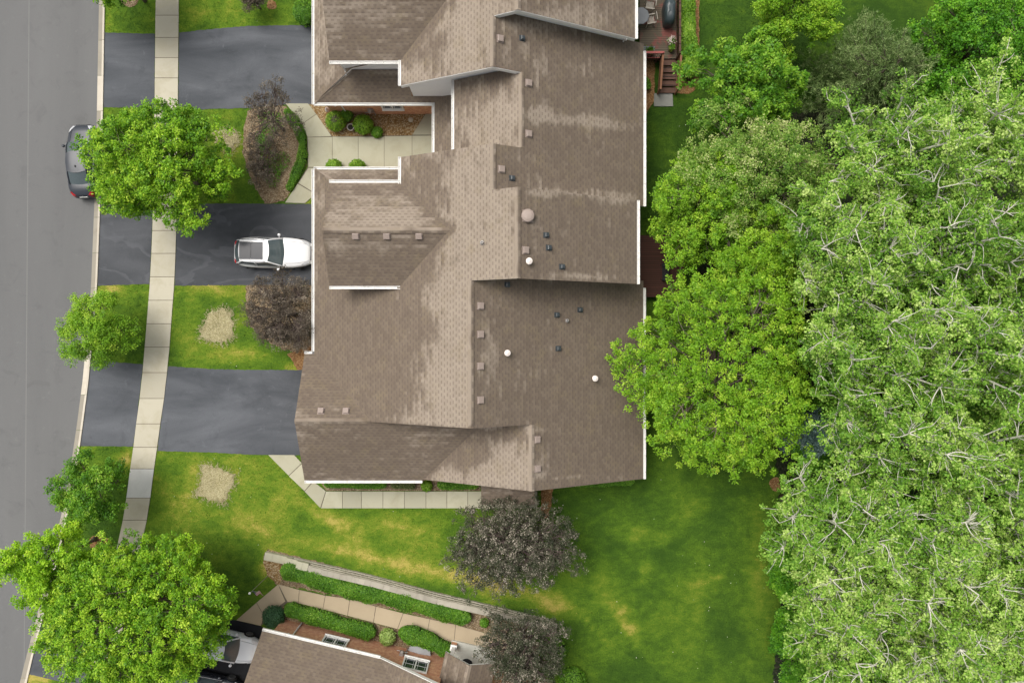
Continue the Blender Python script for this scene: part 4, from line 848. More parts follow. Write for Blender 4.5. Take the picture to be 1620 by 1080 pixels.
# ------------------------------------------------------------------ vehicles
GL = plain('tinted_car_glass', (.075, .10, .105), .04, .9, var=.2); TY = plain('tyre_rubber', (.018, .018, .018), .8); RIM = plain('wheel_alloy', (.38, .38, .39), .3, .6, metal=.7)
HL = plain('headlamp_lens', (.55, .56, .58), .12, .8); TL = plain('red_tail_lens', (.45, .015, .02), .2, .7); BP = plain('black_trim', (.02, .02, .022), .5)
def car(name, lab, loc, rz, L, W, Ht, paint, hood, ws0, ws1, rr0, rr1, belt=.95, suv=False, group=None):
    """hood/ws0/ws1/rr0/rr1: distances from the nose: hood edge height start, windscreen base, roof front, roof rear, rear glass base"""
    t = thing(name, lab, 'car', loc, rz, group)
    X = lambda d: L / 2 - d
    def hw(d):                                  # half width at distance d from nose
        q = abs(2 * (d / L) - 1); q2 = q ** (4.5 if d < L / 2 else 5.5); return W / 2 * (1 - .34 * q2 - .02 * q)
    def top(d):
        pts = [(0, .52), (.10, .68), (hood, .80), (ws0, belt), (ws1, belt + .02), (rr1, belt + .04), (L - .35, belt + (.02 if not suv else -.02)), (L - .06, .78 if not suv else .86), (L, .55)]
        return float(np.interp(d, [a for a, _ in pts], [c for _, c in pts]))
    ds = [0, .03, .09, .18, .32, .5] + list(np.linspace(.7, L - .7, 16)) + [L - .5, L - .3, L - .15, L - .06, L]
    rows = []
    for d in ds:
        wq = hw(d); z = top(d); e = .10 * min(1, d / .1, (L - d) / .08)
        half = [(wq * .86, .20 + .06 * (d < .2)), (wq * .97, .30), (wq * 1.0, .50), (wq * .985, z - .20 if z > .75 else .5 + (z - .5) * .3), (wq * .95, z - .07), (wq * .86, z - .015), (wq * .62, z + .012), (wq * .30, z + .022), (0, z + .025)]
        rows.append([(X(d), y, zz) for y, zz in half] + [(X(d), -y, zz) for y, zz in half[::-1][1:]])
    b = MB(); b.grid(rows)
    for k in (0, len(rows) - 1):
        n0 = k * len(rows[0]); b.f.append(tuple(range(n0, n0 + len(rows[0])))); b.m.append(0)
    body = b.build('body', paint, t, smooth=True, world=False)
    # cabin
    wb, wr_ = hw(L / 2) * .90, hw(L / 2) * (.70 if suv else .66); zb, zr_ = belt + .0, Ht
    def ring(tt):
        return (X(ws0 + (ws1 - ws0) * tt), X(rr1 + (rr0 - rr1) * tt), wb + (wr_ - wb) * tt ** 1.25, zb + (zr_ - .04 - zb) * tt)
    def front(tt, y): xf, xr, ww, z = ring(tt); u = y; return (xf - (.16 - .04 * tt) * (u * u) + .08, u * ww, z)
    def rear(tt, y): xf, xr, ww, z = ring(tt); return (xr + .14 * (y * y) - .05, y * ww * (.83 + .13 * tt), z)
    ys_ = np.linspace(-1, 1, 11); ts = np.linspace(0, 1, 6)
    b = MB(); b.grid([[front(a, y * .93) for y in ys_] for a in ts]); b.build('windshield', GL, t, smooth=True, world=False)
    b = MB(); b.grid([[rear(a, y * .93) for y in ys_] for a in ts]); b.build('rear_window', GL, t, smooth=True, world=False)
    for s_ in (1, -1):
        b = MB(); rws = []
        for a in ts:
            f0, r0 = Vector(front(a, s_)), Vector(rear(a, s_)); q = r0 - f0
            rws.append([f0 + q * k + Vector((0, s_ * .05 * math.sin(math.pi * k), 0)) for k in np.linspace(.03, .97, 9)])
        b.grid(rws); sw = b.build('side_window', GL, t, smooth=True, world=False)
        for end in (front, rear): b = MB(); b.tube([Vector(end(a, s_ * .97)) + Vector((0, s_ * .006, .004)) for a in ts], .045, 6); b.build('pillar', paint, t, smooth=True, world=False)
        b = MB(); x_ = .52
        b.tube([Vector(front(a, s_)) * (1 - x_) + Vector(rear(a, s_)) * x_ + Vector((0, s_ * .05, 0)) for a in ts], .03, 5); b.build('pillar', paint, t, smooth=True, world=False)
        # chrome line along the beltline
        b = MB(); b.tube([Vector(front(.0, s_)) * (1 - k) + Vector(rear(.0, s_)) * k + Vector((0, s_ * (.035 + .05 * math.sin(math.pi * k)), .015)) for k in np.linspace(0, 1, 9)], .014, 5)
        b.build('window_trim', HL if not suv else BP, t, world=False)
    b = MB(); rws = []
    for k in np.linspace(0, 1, 10):
        row = []
        for y in np.linspace(-1, 1, 13):
            f0, r0 = Vector(front(1, y)), Vector(rear(1, y)); p = f0 * (1 - k) + r0 * k
            row.append((p.x, p.y * 1.03 + (.05 * math.sin(math.pi * k) * y), p.z + .055 * (1 - y ** 4) * (.5 + .5 * math.sin(math.pi * min(1, max(0, k)) )) + .01))
        rws.append(row)
    b.grid(rws); roof = b.build('roof', paint, t, smooth=True, world=False)
    zt = zr_ + .03
    if suv:
        x0, x1 = X(ws1 + .30), X(ws1 + 1.75)
        m = MB()
        for a, c in ((x0, (x0 + x1) / 2 + .01), ((x0 + x1) / 2 - .01, x1)): m.grid([[(x, y, zt + .022 - .02 * abs(y) ** 2) for y in np.linspace(-.54, .54, 5)] for x in (a, c)])
        m.build('sunroof', plain('sunroof_glass', (.030, .032, .040), .16, .2, var=.1), t, world=False)
        m = MB(); m.box(((x0 + x1) / 2, 0, zt + .026), (.02, .96, .006)); m.build('sunroof_bar', BP, t, world=False)
        for s_ in (1, -1):
            m = MB(); m.tube([(X(ws1 + .15), s_ * (wr_ - .02), zt - .03), (X(ws1 + .3), s_ * (wr_ + .0), zt + .03), (X(rr0 - .3), s_ * (wr_ + .0), zt + .03), (X(rr0 - .12), s_ * (wr_ - .02), zt - .03)], .02, 6); m.build('roof_rail', HL, t, smooth=True, world=False)
        m = MB(); m.grid([[(X(rr0) - .02 - .09 * k + .10 * (y / wr_) ** 2, y, zt - .01 - .02 * k - .01 * abs(y)) for y in np.linspace(-wr_, wr_, 9)] for k in (0, 1)]); m.build('spoiler', paint, t, smooth=True, world=False)
    else:
        m = MB(); m.box((X(rr0 - .35), 0, zt + .03), (.12, .03, .05)); m.build('antenna', BP, t, world=False)
    # shut lines of bonnet and boot
    m = MB()
    for s_ in (1, -1): m = MB(); m.tube([(X(d), s_ * (hw(d) * .72), top(d) + .016) for d in np.linspace(.25, ws0 - .05, 8)], .007, 4); m.build('hood_seam', BP, t, world=False)
    m = MB(); d0 = .03
    m.box((X(.02), 0, .50), (.06, W * .46, .20)); m.box((X(.015), 0, .30), (.05, W * .56, .10)); m.build('grille', BP, t, world=False)
    m = MB(); m.box((X(L) + .0, 0, .62), (.03, .50, .14)); m.build('number_plate', MAT['white'], t, world=False)
    for s_ in (1, -1):
        for nm, d0_, d1_, mt_ in (('headlight', .10, .52, HL), ('taillight', L - .30, L - .03, TL)):
            m = MB(); ra = []
            for k in np.linspace(0, 1, 6):
                d = d0_ + (d1_ - d0_) * k; wi = (.60 + .26 * k) if nm == 'headlight' else (.82 - .28 * k)
                ra.append([(X(d), s_ * hw(d) * wi, top(d) + .022), (X(d), s_ * hw(d) * .88, top(d) + .004), (X(d), s_ * (hw(d) * .985 + .006), top(d) - .065), (X(d), s_ * (hw(d) + .008), top(d) - .17)])
            m.grid(ra); m.build(nm, mt_, t, smooth=True, world=False)
        m = MB(); xm = X(ws0 + .28); m.box((xm, s_ * (W / 2 + .0), belt + .03), (.05, .14, .03))
        m.lathe((xm, s_ * (W / 2 + .10), belt + .05), [(.02, -.07), (.085, -.05), (.10, 0), (.085, .06), (.03, .08)], 10); m.build('side_mirror', paint, t, smooth=True, world=False)
        for d in (.88, L - .95):
            m = MB(); c = (X(d), s_ * (W / 2 - .115), .335); Ry = Matrix.Rotation(math.pi / 2, 3, 'X'); m.lathe(c, [(.22, -.11), (.33, -.10), (.335, 0), (.33, .10), (.22, .118)], 24, Ry)
            wh = m.build('wheel', TY, t, smooth=True, world=False)
            m = MB(); m.lathe((c[0], s_ * (W / 2 - .004), .335), [(.21, -.008), (.21, .008), (.05, .02)], 5, Ry); m.lathe((c[0], s_ * (W / 2 - .006), .335), [(.225, -.01), (.225, .006)], 20, Ry); m.build('rim', RIM, wh, world=False)
    return t
white_p = plain('white_car_paint', (.80, .80, .80), .25, .5, var=.01, coat=1.0)
navy_p = plain('dark_grey_car_paint', (.034, .040, .050), .28, .4, var=.03, coat=.0)
silver_p = plain('silver_car_paint', (.66, .69, .72), .3, .5, var=.02, coat=1.0)
black_p = plain('black_car_paint', (.03, .035, .045), .25, .6, var=.02, metal=.3, coat=1.0)
def cp(px, py): p = P(px, py, .9); return (p.x, p.y, .016)
car('parked_car', 'white station wagon with a large glass sunroof parked nose-in on the middle driveway', cp(429.5, 399), math.radians(-0.8), 4.82, 1.96, 1.60, white_p, .45, 1.62, 2.40, 4.12, 4.64, .98, True)
car('parked_car', 'dark grey sedan parked at the kerb, half under the big street tree', cp(127.5, 253), math.radians(91.5), 4.62, 1.80, 1.42, navy_p, .3, 1.15, 1.95, 3.20, 3.95, .93)
car('parked_car', 'silver sedan parked nose-in on the black driveway beside the lower brick house', cp(350, 1022), RZ2 + math.radians(1), 4.60, 1.80, 1.43, silver_p, .3, 1.18, 1.95, 3.2, 3.95, .93)
car('parked_car', 'black car parked beside the silver sedan, cut off by the bottom edge of the photo', cp(322, 1091), RZ2 + math.radians(1), 4.60, 1.82, 1.44, black_p, .3, 1.18, 1.95, 3.2, 3.95, .93)

# ------------------------------------------------------------------ garden pieces
p = P(557, 204.5, .0); t = thing('plant_pot', 'round grey plant pot with dark soil standing between the two clipped bushes', 'plant pot', (p.x, p.y, .02))
b = MB(); b.lathe((0, 0, 0), [(.14, 0), (.20, .36), (.235, .38), (.235, .42), (.185, .42), (.17, .34)], 24); b.build('pot', plain('grey_pot', (.34, .31, .28), .7), t, smooth=False, world=False)
b = MB(); b.lathe((0, 0, .33), [(.172, 0), (.172, .03)], 20); b.build('soil', plain('dark_soil', (.02, .018, .014), .9), t, world=False)
p = P(423, 911); t = thing('garden_flag', 'small striped flag hanging from a thin grey pole beside the lower path', 'flag', (p.x, p.y, 0))
b = MB(); b.tube([(0, 0, 0), (0, 0, 2.9)], [.022, .016], 8); b.build('pole', MAT['galv'], t, world=False)
b = MB(); b.lathe((0, 0, 2.9), [(.02, 0), (.07, .04), (.08, .09), (.05, .14), (.01, .16)], 12); b.build('finial', MAT['white'], t, world=False)
b = MB(); b.tube([(0, 0, 2.62), (.25, .0, 2.72), (.50, 0, 2.74)], .014, 6); b.build('arm', MAT['galv'], t, world=False)
fm = [plain('flag_red', (.45, .03, .04), .8), plain('flag_white', (.72, .70, .68), .8), plain('flag_blue', (.03, .05, .20), .8)]
b = MB(); nS, nV = 13, 6; fw, fh = .50, .62
def fp(i, j): u = i / nS; v = j / 10; return (.02 + v * fw, -.42 * u + .06 * math.sin(9 * v + 3 * u), 2.70 - fh * u + .03 * math.sin(6 * v))
for i in range(nS):
    for j in range(10):
        b.cur = 2 if (i < 7 and j < 4) else (i % 2); b.add([fp(i, j), fp(i + 1, j), fp(i + 1, j + 1), fp(i, j + 1)], [(0, 1, 2, 3)])
b.build('flag_cloth', None, t, world=False, mats=fm)
p = P(518, 174); b = MB(); b.lathe((p.x, p.y, .02), [(.17, 0), (.16, .06), (.09, .20), (.06, .30), (.02, .36)], 7); tag(b.build('garden_ornament', plain('pale_stone', (.55, .50, .48), .8)), 'small pale stone ornament on the gravel beside the downspout', 'ornament')
p = P(650, 190); b = MB(); b.lathe((p.x, p.y, .02), [(.16, 0), (.17, .05), (.10, .11), (.02, .13)], 7); tag(b.build('garden_rock', plain('pale_rock', (.46, .42, .33), .9)), 'pale rock lying on the tan gravel near the path corner', 'rock')
# ------------------------------------------------------------------ trees and shrubs
def unit(v): return v / np.maximum(np.linalg.norm(v, axis=-1, keepdims=True), 1e-9)
def leafcloud(name, C, Rc, per, size, mat, parent, ctint, up=.7, flat=.75, narrow=.32, outc=None, droop=.0, tv=.22, outw=.5):
    """C (m,3) clump centres, Rc (m) radii, per leaves each"""
    m = len(C); idx = np.repeat(np.arange(m), per); n = len(idx)
    d = unit(RNG.normal(size=(n, 3))); rad = RNG.random(n) ** .45; off = d * (rad * Rc[idx])[:, None]; off[:, 2] *= flat
    pos = C[idx] + off
    nr = unit(np.array([0, 0, up]) + d * outw + RNG.normal(size=(n, 3)) * .42)
    dr = RNG.normal(size=(n, 3)) + d * .8 + np.array([0, 0, -droop]); dr = unit(dr - nr * np.sum(dr * nr, 1)[:, None]); sd_ = np.cross(nr, dr)
    s = size * RNG.uniform(.65, 1.3, n)
    tint = np.clip(ctint[idx] + RNG.normal(0, tv, n), 0, 1)
    return quads(name, pos, dr * s[:, None], sd_ * (s * narrow)[:, None], tint, mat, parent)
def wob(seed):
    r = np.random.default_rng(seed); k = [(unit(r.normal(size=3)), r.uniform(1.5, 4.5), r.uniform(0, 6.28), r.uniform(.05, .13)) for _ in range(7)]
    return lambda d: 1 + sum(a * math.sin(f * float(np.dot(ax, d)) * 2 + ph) for ax, f, ph, a in k)
def bez(a, b, bend, n=5, sag=0.0):
    a, b = Vector(a), Vector(b); m = (a + b) / 2 + Vector(bend); out = []
    for k in range(n + 1):
        t = k / n; p = a * (1 - t) ** 2 + m * 2 * t * (1 - t) + b * t * t; out.append(p)
    return out
def rv(s): return Vector((random.gauss(0, s), random.gauss(0, s), random.gauss(0, s)))
SP_ = {   # species
 'maple': dict(st=[(0, (.045, .14, .006)), (.36, (.15, .35, .012)), (.66, (.33, .56, .024)), (1, (.56, .74, .07))], size=.125, rc=.24, per=54, nc=30, nl=38, bark='bark', lob=.33, twig=.3),
 'yellow': dict(st=[(0, (.12, .28, .006)), (.38, (.27, .52, .014)), (.70, (.42, .68, .03)), (1, (.60, .70, .06))], size=.125, rc=.25, per=54, nc=28, nl=30, bark='bark', lob=.38, twig=.25),
 'linden': dict(st=[(0, (.035, .12, .008)), (.42, (.10, .27, .014)), (.72, (.23, .43, .026)), (1, (.40, .58, .08))], size=.12, rc=.26, per=54, nc=26, nl=24, bark='bark', lob=.40, twig=.25),
 'light': dict(st=[(0, (.07, .18, .008)), (.38, (.19, .40, .018)), (.70, (.32, .53, .032)), (1, (.50, .66, .07))], size=.115, rc=.26, per=54, nc=28, nl=36, bark='bark', lob=.34, twig=.3),
 'olive': dict(st=[(0, (.07, .17, .022)), (.42, (.20, .37, .042)), (.72, (.33, .44, .10)), (1, (.66, .68, .32))], size=.105, rc=.28, per=66, nc=28, nl=30, bark='bark', lob=.34, twig=.2),
 'green': dict(st=[(0, (.028, .11, .006)), (.42, (.08, .26, .012)), (.75, (.17, .41, .020)), (1, (.30, .54, .04))], size=.125, rc=.27, per=54, nc=28, nl=30, bark='bark', lob=.34, twig=.3),
 'plum': dict(st=[(0, (.040, .030, .024)), (.42, (.098, .078, .060)), (.75, (.17, .14, .11)), (1, (.33, .28, .22))], size=.075, rc=.19, per=26, nc=24, nl=26, bark='dbark', lob=.36, twig=.9),
 'dark': dict(st=[(0, (.022, .034, .016)), (.42, (.062, .072, .040)), (.75, (.14, .128, .095)), (1, (.42, .37, .30))], size=.08, rc=.20, per=40, nc=26, nl=32, bark='dbark', lob=.40, twig=.9),
 'cotton': dict(st=[(0, (.055, .15, .012)), (.36, (.175, .37, .036)), (.68, (.35, .55, .085)), (1, (.58, .72, .23))], size=.15, rc=.38, per=24, nc=22, nl=34, bark='pbark', lob=.33, twig=1.0),
}
LM = {k: leaf_mat(k + '_leaves', v['st'], .32 if k not in ('plum', 'dark') else .12, spec=.3 if k not in ('plum', 'dark') else .12) for k, v in SP_.items()}
def tree(sp, label, px, py, rx, ry, ztop, zlow=None, name='tree', cat='tree', group=None, seed=None, dens=1.0, gz=0.0, tilt=(0, 0), sizef=1.0):
    s = SP_[sp]; seed = seed or int(px * 7 + py); random.seed(seed)
    zlow = ztop * .22 if zlow is None else zlow; zc = zlow + (ztop - zlow) * .5
    c = P(px, py, zc); k = (H - zc) / F; A, B_, Cz = rx * k, ry * k, (ztop - zlow) / 2
    t = thing(name, label, cat, (c.x, c.y, gz), 0, group); wf = wob(seed); c = np.array(c)
    base = Vector((c[0] - tilt[0], c[1] - tilt[1], gz)); tr0 = max(.05, min(.26, A * .045)); fork = Vector((c[0], c[1], zlow + (ztop - zlow) * .25))
    mt = MB(); trunk = bez(base, fork, rv(.12), 6); mt.tube(trunk, [tr0 * (1.35 if i == 0 else 1) * (1 - .45 * i / 6) for i in range(7)], 8)
    nl = int(s['nl'] * min(1.8, max(.45, (A * B_) / 16.0)) ) if sp not in ('plum', 'dark') else int(s['nl'] * max(.5, A * B_ / 7.0))
    C = []; rr = []; tt = []; mb = MB(); ga = 2.399963
    lobes = []
    for i in range(nl):
        zf_ = 1 - (i + .5) / nl * 1.52           # mostly the upper side, some below
        r_ = math.sqrt(max(0, 1 - zf_ * zf_)); a = i * ga + random.uniform(-.35, .35); d = np.array([r_ * math.cos(a), r_ * math.sin(a), zf_])
        q = ((.63 + random.uniform(-.07, .07)) if sp == 'maple' else (.60 + random.uniform(-.16, .15))) * wf(d); lc = c + d * np.array([A, B_, Cz]) * q
        lobes.append((lc, d, s['lob'] * random.uniform(.78, 1.2)))
    lobes.append((c + np.array([0, 0, Cz * .25]), np.array([0, 0, 1.]), .4))
    for lc, d, lr in lobes:
        lim = bez(fork, lc, Vector((0, 0, Cz * .10)) + rv(A * .05), 5); r0 = tr0 * random.uniform(.28, .45)
        mb.tube(lim, [r0 * (1 - .7 * j / 5) + .008 for j in range(6)], 5, cap=False)
        ct = random.gauss(.47, .09)
        for j in range(int(s['nc'] * dens)):
            e = unit(RNG.normal(size=3) + d * .55 + np.array([0, 0, .25])); q = random.uniform(.45, 1.0)
            p = lc + e * np.array([A, B_, Cz * .9]) * lr * q
            if p[2] < zlow: p[2] = zlow + random.random() * .4
            C.append(p); rr.append(s['rc'] * random.uniform(.7, 1.25)); tt.append(ct + random.gauss(0, .15))
            if random.random() < s['twig']:
                ext = 1.0 if sp != 'cotton' else random.uniform(.9, 1.25)
                pe = Vector(lc + (p - lc) * ext) + (Vector((0, 0, .22)) if sp == 'cotton' else Vector((0, 0, 0)))
                mb.tube(bez(lim[random.choice((3, 4, 5))], pe, rv(A * .035), 3), [(.034, .026, .018, .009) if sp == 'cotton' else (.02, .015, .01, .005)][0], 4, cap=False)
    trunk_o = mt.build('trunk', MAT[s['bark']], t, smooth=True); mb.build('branches', MAT[s['bark']], trunk_o, smooth=True)
    C, rr, tt = np.array(C), np.array(rr), np.array(tt)
    leafcloud('crown', C, rr, s['per'], s['size'] * sizef, LM[sp], t, tt, tv=.13 if sp not in ('olive', 'dark', 'cotton') else .24, up=.75)
    return t
def aspen(label, px, py, rx, ry, ztop, seed, group=None):
    """tall pale-barked poplar: long curved limbs with hooked twigs showing over loose foliage"""
    s = SP_['cotton']; random.seed(seed); zlow = ztop * .38; zc = ztop * .72; c = P(px, py, zc); k = (H - zc) / F; A, B_ = rx * k * .97, ry * k * .97; Cz = (ztop - zlow) / 2 * .95
    t = thing('cottonwood_tree', label, 'tree', (c.x, c.y, 0), 0, group); cv = Vector(c); base = Vector((c.x * 1.06, c.y * 1.06, 0)); fork = Vector((c.x, c.y, ztop * .42))
    mt = MB(); mt.tube(bez(base, fork, rv(.2), 6), [.30, .26, .24, .22, .20, .18, .16], 8)
    mb = MB(); C = []; rr = []; tt = []
    nlim = 17; wf = wob(seed); tree_tone = random.choice((.38, .43, .48, .53, .58))
    for i in range(nlim):
        a = i * 2.4 + random.uniform(-.3, .3); zf_ = 1 - (i + .4) / nlim * 1.15; r_ = math.sqrt(max(.0, 1 - zf_ ** 2)); d = np.array([r_ * math.cos(a), r_ * math.sin(a), zf_])
        end = cv + Vector(d * np.array([A, B_, Cz]) * .92 * wf(d)); lim = bez(fork + Vector((0, 0, random.uniform(-.5, ztop * .2))), end, Vector((0, 0, random.uniform(.3, 1.3))) + rv(A * .10), 8)
        mb.tube(lim, [.095 * (1 - .8 * j / 8) + .016 for j in range(9)], 6, cap=False); ct = random.gauss(tree_tone, .09)
        for q in range(15):
            st = random.randint(3, 8); p0_ = lim[st]; dirn = (Vector(unit(RNG.normal(size=3) * np.array([1, 1, .5]))) + (end - fork).normalized() * .5 + Vector((0, 0, .25))).normalized()
            L = random.uniform(.5, 1.0) * A * .36; p1_ = p0_ + dirn * L; tw = bez(p0_, p1_, rv(L * .16) + Vector((0, 0, .05 * L)), 6)
            mb.tube(tw, [.035, .031, .028, .024, .020, .016, .010], 4, cap=False)
            for u in range(3):
                q0 = tw[random.randint(1, 6)]; dd = (dirn + rv(.5)).normalized(); l2 = random.uniform(.35, .95); q1 = q0 + dd * l2
                if u != 1: mb.tube(bez(q0, q1, rv(.10) + Vector((0, 0, .06)), 4), [.018, .016, .014, .011, .007], 3, cap=False)
                cc = q0 + dd * l2 * .85 + Vector((0, 0, -.16)); C.append(tuple(cc)); rr.append(random.uniform(.17, .36)); tt.append(ct + random.gauss(0, .15))
            C.append(tuple(p0_ + rv(.35) + Vector((0, 0, -.35)))); rr.append(.5); tt.append(ct - .12)
    tr = mt.build('trunk', MAT['bark'], t, smooth=True); mb.build('branches', MAT['pbark'], tr, smooth=True)
    leafcloud('crown', np.array(C), np.array(rr) * .88, 38, .112, LM['cotton'], t, np.array(tt), tv=.17, up=.9, narrow=.42)
    return t
ST = 'street trees along the kerb'
tree('maple', 'large bright green maple overhanging the parked dark sedan and the sidewalk', 254, 258, 122, 102, 7.6, name='maple_tree', group=ST)
tree('light', 'small feathery light green tree between the middle and lower driveways by the kerb', 156, 518, 62, 66, 4.6, name='maple_tree', group=ST, sizef=.8)
tree('linden', 'small dark green tree with round leaf clumps below the lowest long driveway', 138, 778, 64, 60, 5.2, name='linden_tree', group=ST)
tree('yellow', 'yellow green maple leaning out over the road at the lower left edge', 74, 888, 80, 74, 7.6, name='maple_tree', group=ST)
tree('maple', 'largest green maple shading the silver sedan at the lower left', 218, 970, 156, 140, 8.2, name='maple_tree', group=ST, sizef=.95)
tree('maple', 'maple whose crown only just enters at the top edge beside the kerb', 172, -52, 66, 62, 6.5, name='maple_tree', group=ST)
PL = 'dark leaved ornamental trees around the houses'
tree('plum', 'sparse purple leaved plum tree over the mulch island by the upper driveway', 428, 186, 46, 62, 3.6, zlow=1.2, name='plum_tree', group=PL, dens=.62)
tree('plum', 'low straggling purple bush at the lower end of the mulch island', 412, 258, 30, 48, 1.3, zlow=.2, name='plum_shrub', cat='shrub', group=PL, dens=.5)
tree('plum', 'dense purple brown plum tree beside the white car and the long gutter', 447, 494, 62, 72, 4.0, zlow=.9, name='plum_tree', group=PL, dens=1.25)
tree('dark', 'round dark grey green tree standing in the lawn by the small porch roof', 807, 860, 110, 80, 5.6, zlow=1.4, name='crabapple_tree', group=PL, dens=.8)
tree('dark', 'grey brown tree at the far end of the retaining wall beside the brick house porch', 828, 1028, 76, 76, 5.0, zlow=1.2, name='crabapple_tree', group=PL, dens=.7)
tree('plum', 'small twiggy plum shrub in the grass at the top edge of the view', 400, -2, 26, 22, 2.2, zlow=.4, name='plum_tree', group=PL, dens=.5)
BT = 'leafy trees along the back lawn'
tree('light', 'bright green tree at the top edge between two strips of dark lawn', 1262, 22, 86, 72, 7.5, name='maple_tree', group=BT)
tree('linden', 'dark green broad leaved tree nearest the deck hedge', 1178, 136, 100, 82, 8.0, name='linden_tree', group=BT, sizef=1.25)
tree('green', 'deep green tree filling the top right corner', 1548, 78, 118, 114, 8.5, name='maple_tree', group=BT)
tree('olive', 'olive green tree with pale speckled leaves between the pine and the townhouse eaves', 1198, 280, 150, 96, 9.2, name='crabapple_tree', group=BT)
tree('light', 'light green tree touching the east eaves above the hidden deck', 1108, 335, 100, 102, 8.0, name='locust_tree', group=BT)
tree('light', 'biggest lime green tree spreading over the back gutter of the townhouse row', 1148, 592, 176, 196, 10.0, name='locust_tree', group=BT)
tree('light', 'light green tree filling the gap between the olive tree and the lime green tree', 1200, 400, 84, 72, 8.4, name='locust_tree', group=BT)
CW = 'pale limbed cottonwoods of the back woodland'
for i, (px, py, rx, ry, zt, lab) in enumerate([
    (1405, 262, 108, 100, 13.0, 'cottonwood with pale limbs directly below the grey green pine'),
    (1545, 235, 110, 100, 12.5, 'cottonwood below the deep green tree of the top right corner'),
    (1335, 402, 106, 96, 12.5, 'cottonwood above the lime green tree, reaching toward the olive tree'),
    (1475, 395, 112, 104, 13.5, 'tall cottonwood in the middle of the upper woodland, left of the right edge'),
    (1605, 400, 106, 110, 13.0, 'cottonwood cut by the right edge in the upper half'),
    (1380, 550, 116, 108, 13.0, 'cottonwood right of the lime green tree at its middle height'),
    (1520, 560, 118, 112, 13.8, 'cottonwood at half height of the view, one crown in from the right edge'),
    (1640, 600, 92, 110, 13.0, 'cottonwood cut by the right edge at half height'),
    (1408, 700, 108, 98, 12.5, 'cottonwood right of the blue spruce'),
    (1545, 735, 116, 108, 13.5, 'cottonwood of the lower woodland, above and right of the lower middle crowns'),
    (1312, 830, 100, 94, 12.0, 'cottonwood at the woodland corner beside the round mulch ring'),
    (1440, 855, 112, 104, 13.0, 'cottonwood in the lower middle of the woodland'),
    (1590, 885, 104, 106, 13.0, 'cottonwood cut by the right edge in the lower half'),
    (1325, 975, 100, 98, 12.0, 'cottonwood along the lawn edge near the lower border of the view'),
    (1462, 1010, 112, 104, 13.0, 'cottonwood cut by the bottom edge, second crown in from the lawn'),
    (1600, 1040, 106, 100, 13.0, 'cottonwood in the bottom right corner'),
    (1360, 1110, 108, 90, 12.0, 'cottonwood mostly below the bottom edge next to the lawn')]):
    aspen(lab, px, py, rx, ry, zt, 100 + i, CW)
US = 'green undergrowth below the cottonwoods'
for px, py, rx, ry, zt, lab in [(1252, 1010, 46, 64, 3.2, 'dense green bush on the lawn edge near the bottom of the woodland'), (1246, 900, 30, 50, 3.0, 'dense green bush on the lawn edge half way down the lower woodland'), (1300, 700, 50, 44, 3.4, 'green bush behind the blue spruce'),
    (1400, 470, 80, 60, 4.5, 'green understorey tree in the gap of the upper woodland'), (1520, 480, 80, 70, 4.5, 'green understorey tree in the upper right woodland'), (1390, 800, 90, 60, 4.5, 'green understorey tree in the lower woodland'), (1500, 660, 90, 70, 4.5, 'green understorey tree in the middle of the woodland'),
    (1530, 930, 90, 80, 4.5, 'green understorey tree in the lower right woodland'), (1440, 180, 60, 50, 4.0, 'green understorey tree right of the grey green pine'), (1400, 940, 80, 70, 4.2, 'green understorey tree near the bottom of the woodland'), (1620, 760, 70, 90, 4.5, 'green understorey tree at the right edge'), (1330, 620, 50, 60, 4.0, 'green understorey tree beside the lime green tree'), (1600, 170, 60, 60, 4.5, 'green understorey tree near the upper right edge')]:
    tree('green', lab, px, py, rx, ry, zt, zlow=.3, name='bush', cat='bush', group=US, dens=.8)
